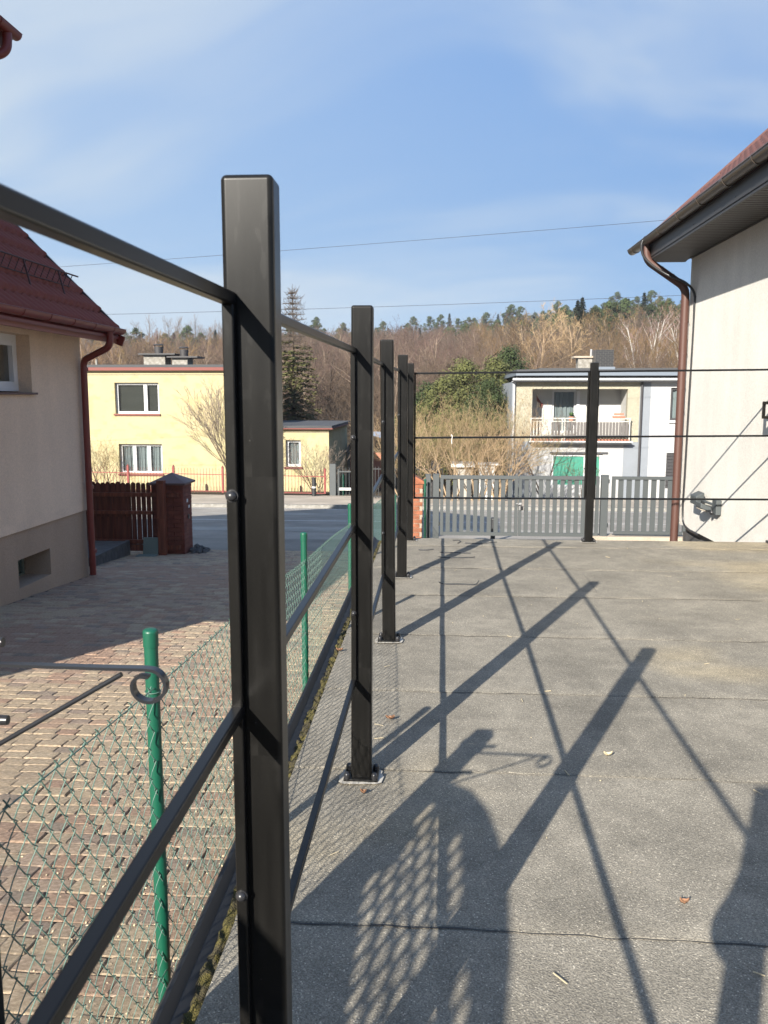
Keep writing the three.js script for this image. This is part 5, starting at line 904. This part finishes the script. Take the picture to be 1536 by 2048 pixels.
{
  // the single trees that stand out
  tree('bare_tree', 'bare spreading tree with upswept twigs in front of the yellow wall', 'tree', bushTree(801, 4.5, 5, { ...BUSH, kids: [10, 7, 6, 4], ang: [0.22, 0.62], min: 0.009, crook: 0.22, lift: 0.42 }, 0.05), M.bark, TW.grey, [-8.75, -2.7, 35.9], 0.74, 0.4);
  tree('larch_tree', 'tall larch with a thin bare top and olive lower boughs behind the annex', 'tree', spruceTree(802, 11.7, 2.3, 0.12, 0.55, 0.95, 60, 0.74), M.bark, TW.olive, [-8.75, -3.6, 50.5], 1, 0);
  const B1 = (x, d, s, lab, k, turn) => tree('bare_shrub', lab, 'shrub', SHRUBS[k], M.barkPale, d > 32 ? TW.oliveTwig : TW.shrub, [x, slope(d) - 0.05, d], s, turn);
  B1(0.55, 31.2, 0.84, 'pale bare shrub behind the left gate leaf, next to the black corner post', 0, 0);
  B1(1.5, 31.3, 0.86, 'pale bare shrub in the middle of the hedge left of the white house', 1, 2);
  B1(2.35, 31.4, 0.9, 'pale bare shrub spreading twigs over the left corner of the white house', 2, 4);
  B1(-0.6, 32.5, 0.85, 'pale bare shrub seen between the far black posts', 1, 1);
  B1(-1.3, 31.6, 0.8, 'pale bare shrub at the far left of the hedge, left of the black corner post', 2, 3);
  B1(1.2, 33.0, 0.88, 'pale bare shrub standing back between the left and the middle shrub', 2, 5);
  B1(2.0, 32.8, 0.9, 'pale bare shrub standing back between the middle shrub and the white house', 0, 2.5);
  B1(0.1, 33.4, 0.88, 'pale bare shrub standing back beside the black corner post', 1, 4.4);
  B1(2.25, 30.9, 0.6, 'lower bare shrub at the front above the middle of the left gate leaf', 0, 3.7);
  tree('bare_tree', 'thin dark bare tree in front of the lower window of the white house', 'tree', bushTree(811, 3.0, 3, { ...BUSH, kids: [6, 5, 4, 3], ang: [0.4, 1.1], min: 0.004 }, 0.03), M.bark, TW.brown, [4.35, slope(34.3), 34.3], 1.1, 0);
  tree('bare_tree', 'low reddish bare sapling in front of the green window', 'tree', bushTree(812, 1.6, 3, { ...BUSH, kids: [5, 4, 3, 3], ang: [0.4, 1.1], min: 0.004 }, 0.02), M.bark, TW.ochre, [5.6, slope(32), 32.2], 1, 0);
  const bp = pineTree(820, 5.2, 1.7, 0.10, 150, 110, 0.05);
  const pl = [['bushy pine with olive tips directly behind the bare shrubs', 1.2, 40.5, 1.2, TW.pineB], ['dark bushy pine at the left end behind the shrubs', -0.5, 41, 1.0, TW.pine], ['bushy pine touching the left roof corner of the white house', 2.8, 42, 1.24, TW.pineB], ['dark pine filling the gap low beside the white house corner', 2.3, 38.2, 0.98, TW.pine], ['lower bushy pine behind the leftmost shrub', 0.3, 39.2, 1.02, TW.pineB], ['pine tip just above the roof of the white house', 3.9, 47, 1.35, TW.pine]];
  pl.forEach(([lab, x, d, s, m], i) => tree('pine_tree', lab, 'tree', bp, M.bark, m, [x, hill(x, d), d], s, i * 1.1));
  // bare trees behind the houses
  const front = [];
  const bt = (x, d, s, g, wm, cm, turn, lab, group) => tree('bare_tree', lab, 'tree', g, wm, cm, [x, hill(x, d) - 0.1, d], s, turn, group);
  seed(830);
  const L1 = 'bare brown tree in the wood behind the houses', G1 = 'bare trees of the wood behind the houses';
  for (let i = 0; i < 60; i++) { const d = rr(58, 92), px = rr(120, 1440), x = (px - 876) / 1660 * d; if (px > 120) { const zone = px > 960 ? TW.ochre : px > 560 ? TW.mauve : TW.brown; front.push([x, d, rr(0.72, 1.05) * (px > 1000 ? 0.5 : px < 480 ? 0.42 : 0.62), i % 7, i % 5 === 0 ? TW.brown : zone, rr(0, 6)]); } }
  front.forEach(([x, d, s, k, m, t], i) => bt(x, d, s, k < 4 ? OAKS[k] : POPS[k - 4], i % 2 ? M.barkMid : M.bark, m, t, L1, G1));
  bt(8.6, 74, 0.72, OAKS[1], M.barkPale, TW.tan, 2.2, 'big pale leaning bare tree right of centre behind the white house roof');
  bt(12.2, 80, 0.7, OAKS[2], M.barkPale, TW.tan, 0.2, 'tall pale bare tree left of the dark chimney of the white house');
  const br = bareTree(840, 9, { ...POPLAR, kids: [13, 5, 4, 4], min: 0.012 }, 0.12);
  const bl = ['white-stemmed birch left of the birch group on the right', 'white-stemmed birch second from left of the birch group', 'white-stemmed birch in the middle of the birch group', 'white-stemmed birch second from right of the birch group', 'white-stemmed birch nearest the brown downpipe'];
  bl.forEach((lab, i) => tree('birch_tree', lab, 'tree', br, M.birch, TW.birchTwig, [17.2 + i * 1.15 + (i % 2) * 0.3, hill(18, 74) + 0.2, 74 + (i % 3) * 2], 0.78 + 0.06 * (i % 3), i * 1.9));
  // sparse ridge trees at the left and conifers along the skyline
  const L2 = 'slender bare tree standing on the left skyline', G2 = 'slender trees along the left skyline', L3 = 'dark pine on the wooded skyline', G3 = 'pines along the wooded skyline';
  seed(850);
  for (let i = 0; i < 26; i++) { const px = 175 + i * 11 + rr(-4, 4), d = rr(250, 300), x = (px - 876) / 1660 * d; bt(x, d, rr(0.7, 1.15), POPS[i % 3], M.bark, TW.grey, rr(0, 6), L2, G2); }
  for (let i = 0; i < 70; i++) { const px = i < 8 ? 250 + i * 26 : i < 46 ? 640 + (i - 8) * 19.5 + rr(-10, 10) : 990 + (i - 46) * 16.5 + rr(-8, 8), d = rr(300, 345), x = (px - 876) / 1660 * d, f = i % 5 === 1; tree('pine_tree', L3, 'tree', f ? FIRS[i % 2] : PINES[i % 3], M.bark, f ? TW.fir : TW.pine, [x, hill(x, d), d], rr(0.8, 1.3) * (i < 8 ? 0.7 : px > 980 ? rr(0.95, 1.25) * (f ? 0.7 : 1) : 1), rr(0, 6), G3); }
  // the mass of the wood, beyond counting
  const wood = new THREE.Group(); wood.name = 'woodland'; wood.userData.kind = 'stuff'; wood.userData.label = 'bare brown woodland covering the hillside behind the houses'; wood.userData.category = 'woodland'; scene.add(wood);
  seed(860);
  const sets = [[OAKS[0], M.bark, TW.brown], [OAKS[1], M.bark, TW.mauve], [OAKS[3], M.barkMid, TW.ochre], [POPS[0], M.barkMid, TW.mauve], [POPS[2], M.barkMid, TW.ochre], [PINES[0], M.bark, TW.pine], [PINES[2], M.bark, TW.pine], [FIRS[1], M.bark, TW.fir]];
  const spots = sets.map(() => []);
  for (let i = 0; i < 3000; i++) {
    const d = 62 + Math.pow(rnd(), 0.8) * 300, px = rr(-250, 1800), x = (px - 876) / 1660 * d, g = fbm(x * 0.02, d * 0.02, 0, 870, 3), right = sstep(900, 1300, px);
    const rid = 1; let k = px > 940 ? (rnd() < 0.6 ? 2 + 2 * Math.floor(rnd() * 2) : 0) : px > 560 ? (rnd() < 0.7 ? 1 + 2 * Math.floor(rnd() * 2) : 0) : Math.floor(rnd() * 5);
    if (d > 170 && rnd() < 0.14 + 0.75 * right * sstep(170, 270, d) + (g > 0.6 ? 0.2 : 0)) k = 5 + Math.floor(rnd() * 3);
    if (d > 225 && px > 960 && rnd() < 0.9 || d > 180 && px > 960 && rnd() < 0.5 || d > 120 && px > 1080 && rnd() < 0.3) k = 5 + Math.floor(rnd() * 3);
    if (px < 520 && d > 235 && rnd() < 0.75) continue;
    spots[k].push([x, d, rr(0.42, 0.72) * (d < 100 ? 0.85 : 1) * (k > 4 ? 1.35 : 1), rr(0, 6.28)]);
  }
  const o = new THREE.Object3D();
  sets.forEach(([g, wm, cm], k) => [[g[0], wm, 'trunks'], [g[1], cm, 'crowns']].forEach(([geo, m, n]) => {
    if (!spots[k].length) return;
    const im = new THREE.InstancedMesh(geo, m, spots[k].length); im.name = n; im.userData.kind = 'stuff'; im.castShadow = im.receiveShadow = true;
    spots[k].forEach(([x, d, s, t], i) => { o.position.copy(V(x, hill(x, d) - 0.15, d)); o.rotation.set(0, t, 0); o.scale.setScalar(s); o.updateMatrix(); im.setMatrixAt(i, o.matrix); const c = 0.45 + 1.1 * hash(i, k, 3); im.setColorAt(i, lin(c, c * (0.94 + 0.1 * hash(i, k, 4)), c)); });
    wood.add(im);
  }));
  // undergrowth: low brown scrub
  const sc = SHRUBS[0], N = 1500, im = new THREE.InstancedMesh(sc[1], TW.brown, N); im.name = 'undergrowth'; im.userData = { kind: 'stuff', label: 'low brown scrub between the trees of the wood', category: 'undergrowth' };
  for (let i = 0; i < N; i++) { const d = 50 + Math.pow(rnd(), 1.4) * 260, px = rr(-200, 1700), x = (px - 876) / 1660 * d; o.position.copy(V(x, hill(x, d) - 0.1, d)); o.rotation.set(0, rr(0, 6), 0); const s = rr(0.5, 1.2) * (1 + d / 300); o.scale.set(s * 1.3, s, s * 1.3); o.updateMatrix(); im.setMatrixAt(i, o.matrix); const c = rr(0.7, 1.25); im.setColorAt(i, lin(c, c * 0.97, c * 0.9)); }
  scene.add(im);
  // small shrub at the yellow house
  tree('bare_shrub', 'small bare shrub at the left end of the yellow house behind the red bars', 'shrub', SHRUBS[2], M.bark, TW.ochre, [-15.1, -2.75, 36.2], 0.55, 1);
  tree('bare_shrub', 'small bare shrub between the bollard and the annex wall', 'shrub', SHRUBS[1], M.bark, TW.grey, [-5.35, -2.85, 36.2], 0.62, 3);
}

// ================================================================ OVERHEAD WIRES
{
  const line = (lab, p, q, sag) => { const w = []; for (let i = 0; i <= 30; i++) { const t = i / 30; w.push(p.clone().lerp(q, t).add(new THREE.Vector3(0, -sag * 4 * t * (1 - t), 0))); } single('overhead_wire', [tube(w, 0.006, 60, 5)], M.wire, lab, 'wire', [p.x, p.y, -p.z]); };
  line('upper overhead wire slanting across the sky', V(-30, 4.55, 26), V(34, 8.85, 26), 0.35);
  line('lower overhead wire just above the wooded hill', V(-30, 3.9, 26), V(34, 5.85, 26), 0.55);
}

// ================================================================ LITTER ON THE ROOF
{
  const hook = (lab, pts) => single('wire_scrap', [tube(pts.map(([x, d, y = 0.012]) => V(x, y, d)), 0.0038, 30, 5)], M.wire, lab, 'wire scrap', [pts[0][0], 0, pts[0][1]]);
  hook('bent black wire scrap shaped like a hook near the far edge', [[0.17, 8.62], [0.23, 8.63], [0.245, 8.57], [0.215, 8.45]]);
  hook('straight black wire scrap crossing the far post shadow', [[0.29, 8.47], [0.45, 8.46], [0.62, 8.50, 0.02]]);
  hook('black wire scrap, farther of the two parallel ones', [[0.03, 7.94], [0.17, 7.93], [0.33, 7.92]]);
  hook('black wire scrap, nearer of the two parallel ones', [[0.02, 7.72], [0.05, 7.69], [0.34, 7.71], [0.36, 7.74]]);
  hook('curved black wire scrap beside the foot of the fourth post', [[-0.18, 8.06], [-0.1, 8.05], [-0.03, 8.10]]);
  hook('nearest black wire scrap with turned-up end', [[0.02, 6.64], [0.05, 6.58], [0.2, 6.58], [0.32, 6.58], [0.345, 6.63, 0.03]]);
  const leaf = (lab, x, d, s, m) => { seed(Math.round(x * 1000 + d * 77)); single('dead_leaf', [grid(6, 4, (u, v) => { const a = (u - 0.5) * 2, w = (1 - a * a) * (v - 0.5) * s * 1.1; return V(x + a * s, 0.008 + 0.012 * Math.abs(v - 0.5) * 2 + 0.01 * a * a + rr(0, 0.004), d + w); })], m, lab, 'leaf', [x, 0, d]); };
  leaf('curled brown leaf on the felt right of the second post', -0.21, 3.72, 0.021, M.leaf);
  leaf('small brown leaf beside the gutter near the second post', -0.57, 4.75, 0.02, M.leaf);
  leaf('pale dry leaf flake right of the near post shadow', 0.73, 3.38, 0.018, M.straw);
  leaf('small orange leaf near the right person shadow', 0.75, 2.35, 0.014, M.leaf);
  leaf('tiny brown leaf by the mesh shadow', -0.27, 2.98, 0.012, M.leaf);
  seed(900);
  const cr = []; for (let i = 0; i < 150; i++) { const x = rr(-0.5, 3.2), d = rr(1.0, 8.6), s = rr(0.0015, 0.006), a = rr(0, 3.14), l = rnd() < 0.35 ? rr(0.02, 0.06) : s; const g = new THREE.BoxGeometry(l, s * 0.5, Math.min(s, 0.003)); g.rotateY(a); cr.push(g.translate(x, 0.009, -d)); }
  const lt = single('straw_bits', cr, M.straw, 'scattered bits of straw and pale crumbs on the roofing felt', 'straw', [1, 0, 4]); lt.userData.kind = 'stuff';
}

// ================================================================ THE PHOTOGRAPHER (behind the camera; only the shadow falls into view)
{
  const t = thing('person', 'person in dark jacket and trousers standing behind the view holding a phone up', 'person', [0.13, 0, -0.34]);
  const B = (a, b, r0, r1) => ({ a: new THREE.Vector3(a[0], a[1], -a[2]), b: new THREE.Vector3(b[0], b[1], -b[2]), r0, r1 });
  const field = (bones, lo, size, n, k) => {
    const mc = new MarchingCubes(n, new THREE.MeshBasicMaterial(), false, false, 200000); mc.isolation = 0;
    const p = new THREE.Vector3(), ab = new THREE.Vector3(), ap = new THREE.Vector3();
    for (let z = 0; z < n; z++) for (let y = 0; y < n; y++) for (let x = 0; x < n; x++) {
      p.set(lo[0] + (x / n) * size, lo[1] + (y / n) * size, lo[2] + (z / n) * size);
      let d = 9; for (const b of bones) { ab.subVectors(b.b, b.a); ap.subVectors(p, b.a); const h = clamp(ap.dot(ab) / ab.lengthSq()), e = ap.addScaledVector(ab, -h).length() - (b.r0 + (b.r1 - b.r0) * h); const m = clamp(0.5 + 0.5 * (d - e) / k); d = d + (e - d) * m - k * m * (1 - m); }
      mc.field[x + y * n + z * n * n] = -d;
    }
    mc.update();
    const c = mc.count, g = new THREE.BufferGeometry(), pos = new Float32Array(c * 3);
    for (let i = 0; i < c; i++) for (let a = 0; a < 3; a++) pos[i * 3 + a] = lo[a] + (mc.positionArray[i * 3 + a] * 0.5 + 0.5) * size;
    g.setAttribute('position', new THREE.BufferAttribute(pos, 3)); const m = mergeVertices(g, 1e-4); m.computeVertexNormals(); return flat(m);
  };
  const cx = 0.13, body = [
    B([cx, 1.38, -0.34], [cx, 1.05, -0.32], 0.16, 0.135), B([cx - 0.09, 1.38, -0.34], [cx + 0.09, 1.38, -0.34], 0.105, 0.105), B([cx - 0.07, 0.98, -0.32], [cx + 0.07, 0.98, -0.32], 0.125, 0.125), B([cx, 1.45, -0.34], [cx, 1.56, -0.33], 0.06, 0.056),
    B([cx - 0.19, 1.41, -0.33], [-0.135, 1.17, -0.07], 0.07, 0.062), B([-0.135, 1.17, -0.07], [-0.075, 1.47, -0.06], 0.06, 0.034),
    B([cx + 0.19, 1.41, -0.33], [cx + 0.21, 1.16, -0.14], 0.068, 0.055), B([cx + 0.21, 1.16, -0.14], [0.075, 1.46, -0.06], 0.052, 0.034),
    B([cx - 0.1, 0.95, -0.32], [cx - 0.12, 0.5, -0.30], 0.098, 0.066), B([cx - 0.12, 0.5, -0.30], [cx - 0.125, 0.1, -0.34], 0.064, 0.046), B([cx - 0.125, 0.055, -0.36], [cx - 0.14, 0.045, -0.16], 0.05, 0.04),
    B([cx + 0.1, 0.95, -0.32], [cx + 0.12, 0.5, -0.30], 0.098, 0.066), B([cx + 0.12, 0.5, -0.30], [cx + 0.125, 0.1, -0.34], 0.064, 0.046), B([cx + 0.125, 0.055, -0.36], [cx + 0.14, 0.045, -0.16], 0.05, 0.04)];
  const head = [B([cx, 1.66, -0.31], [cx, 1.70, -0.33], 0.082, 0.092), B([cx, 1.60, -0.27], [cx, 1.64, -0.28], 0.052, 0.06), B([cx, 1.645, -0.205], [cx, 1.67, -0.215], 0.014, 0.01), B([cx - 0.085, 1.655, -0.32], [cx - 0.088, 1.68, -0.325], 0.016, 0.018), B([cx + 0.085, 1.655, -0.32], [cx + 0.088, 1.68, -0.325], 0.016, 0.018), B([cx, 1.52, -0.33], [cx, 1.62, -0.315], 0.055, 0.058)];
  const hand = (s) => { const h = [B([s * 0.075, 1.46, -0.06], [s * 0.062, 1.52, -0.045], 0.028, 0.03)]; for (let k = 0; k < 4; k++) { const y = 1.495 + k * 0.02, l = [0.9, 1, 0.97, 0.8][k]; h.push(B([s * 0.066, y, -0.05], [s * 0.052, y + 0.004, -0.018], 0.0095, 0.009), B([s * 0.052, y + 0.004, -0.018], [s * (0.052 - 0.016 * l), y + 0.006, -0.010], 0.009, 0.0075)); } h.push(B([s * 0.06, 1.48, -0.06], [s * 0.042, 1.515, -0.062], 0.012, 0.011), B([s * 0.042, 1.515, -0.062], [s * 0.026, 1.535, -0.05], 0.0105, 0.009)); return h; };
  part(t, 'body', [field(body, [-0.95, -0.02, -0.6], 1.75, 130, 0.045), field(head, [-0.17, 1.48, 0.14], 0.34, 80, 0.03), field(hand(-1), [-0.13, 1.40, -0.03], 0.19, 64, 0.008), field(hand(1), [-0.06, 1.40, -0.03], 0.19, 64, 0.008)], mat([0.05, 0.05, 0.06], 0.85));
  part(t, 'hair', [new THREE.SphereGeometry(0.1, 20, 14, 0, 6.283, 0, 1.7).scale(0.95, 1.0, 1.05).rotateX(-0.4).translate(cx, 1.695, 0.345)], mat([0.03, 0.02, 0.015], 0.9));
  part(t, 'phone', [mapped(flat(new RoundedBoxGeometry(0.076, 0.156, 0.008, 2, 0.004)), (x, y, z) => V(x - 0.002, y + 1.50, -0.045 - z))], M.rubber);
}

scene.traverse((o) => { if (o.isMesh) { o.castShadow = true; o.receiveShadow = true; } });
renderer.render(scene, camera);
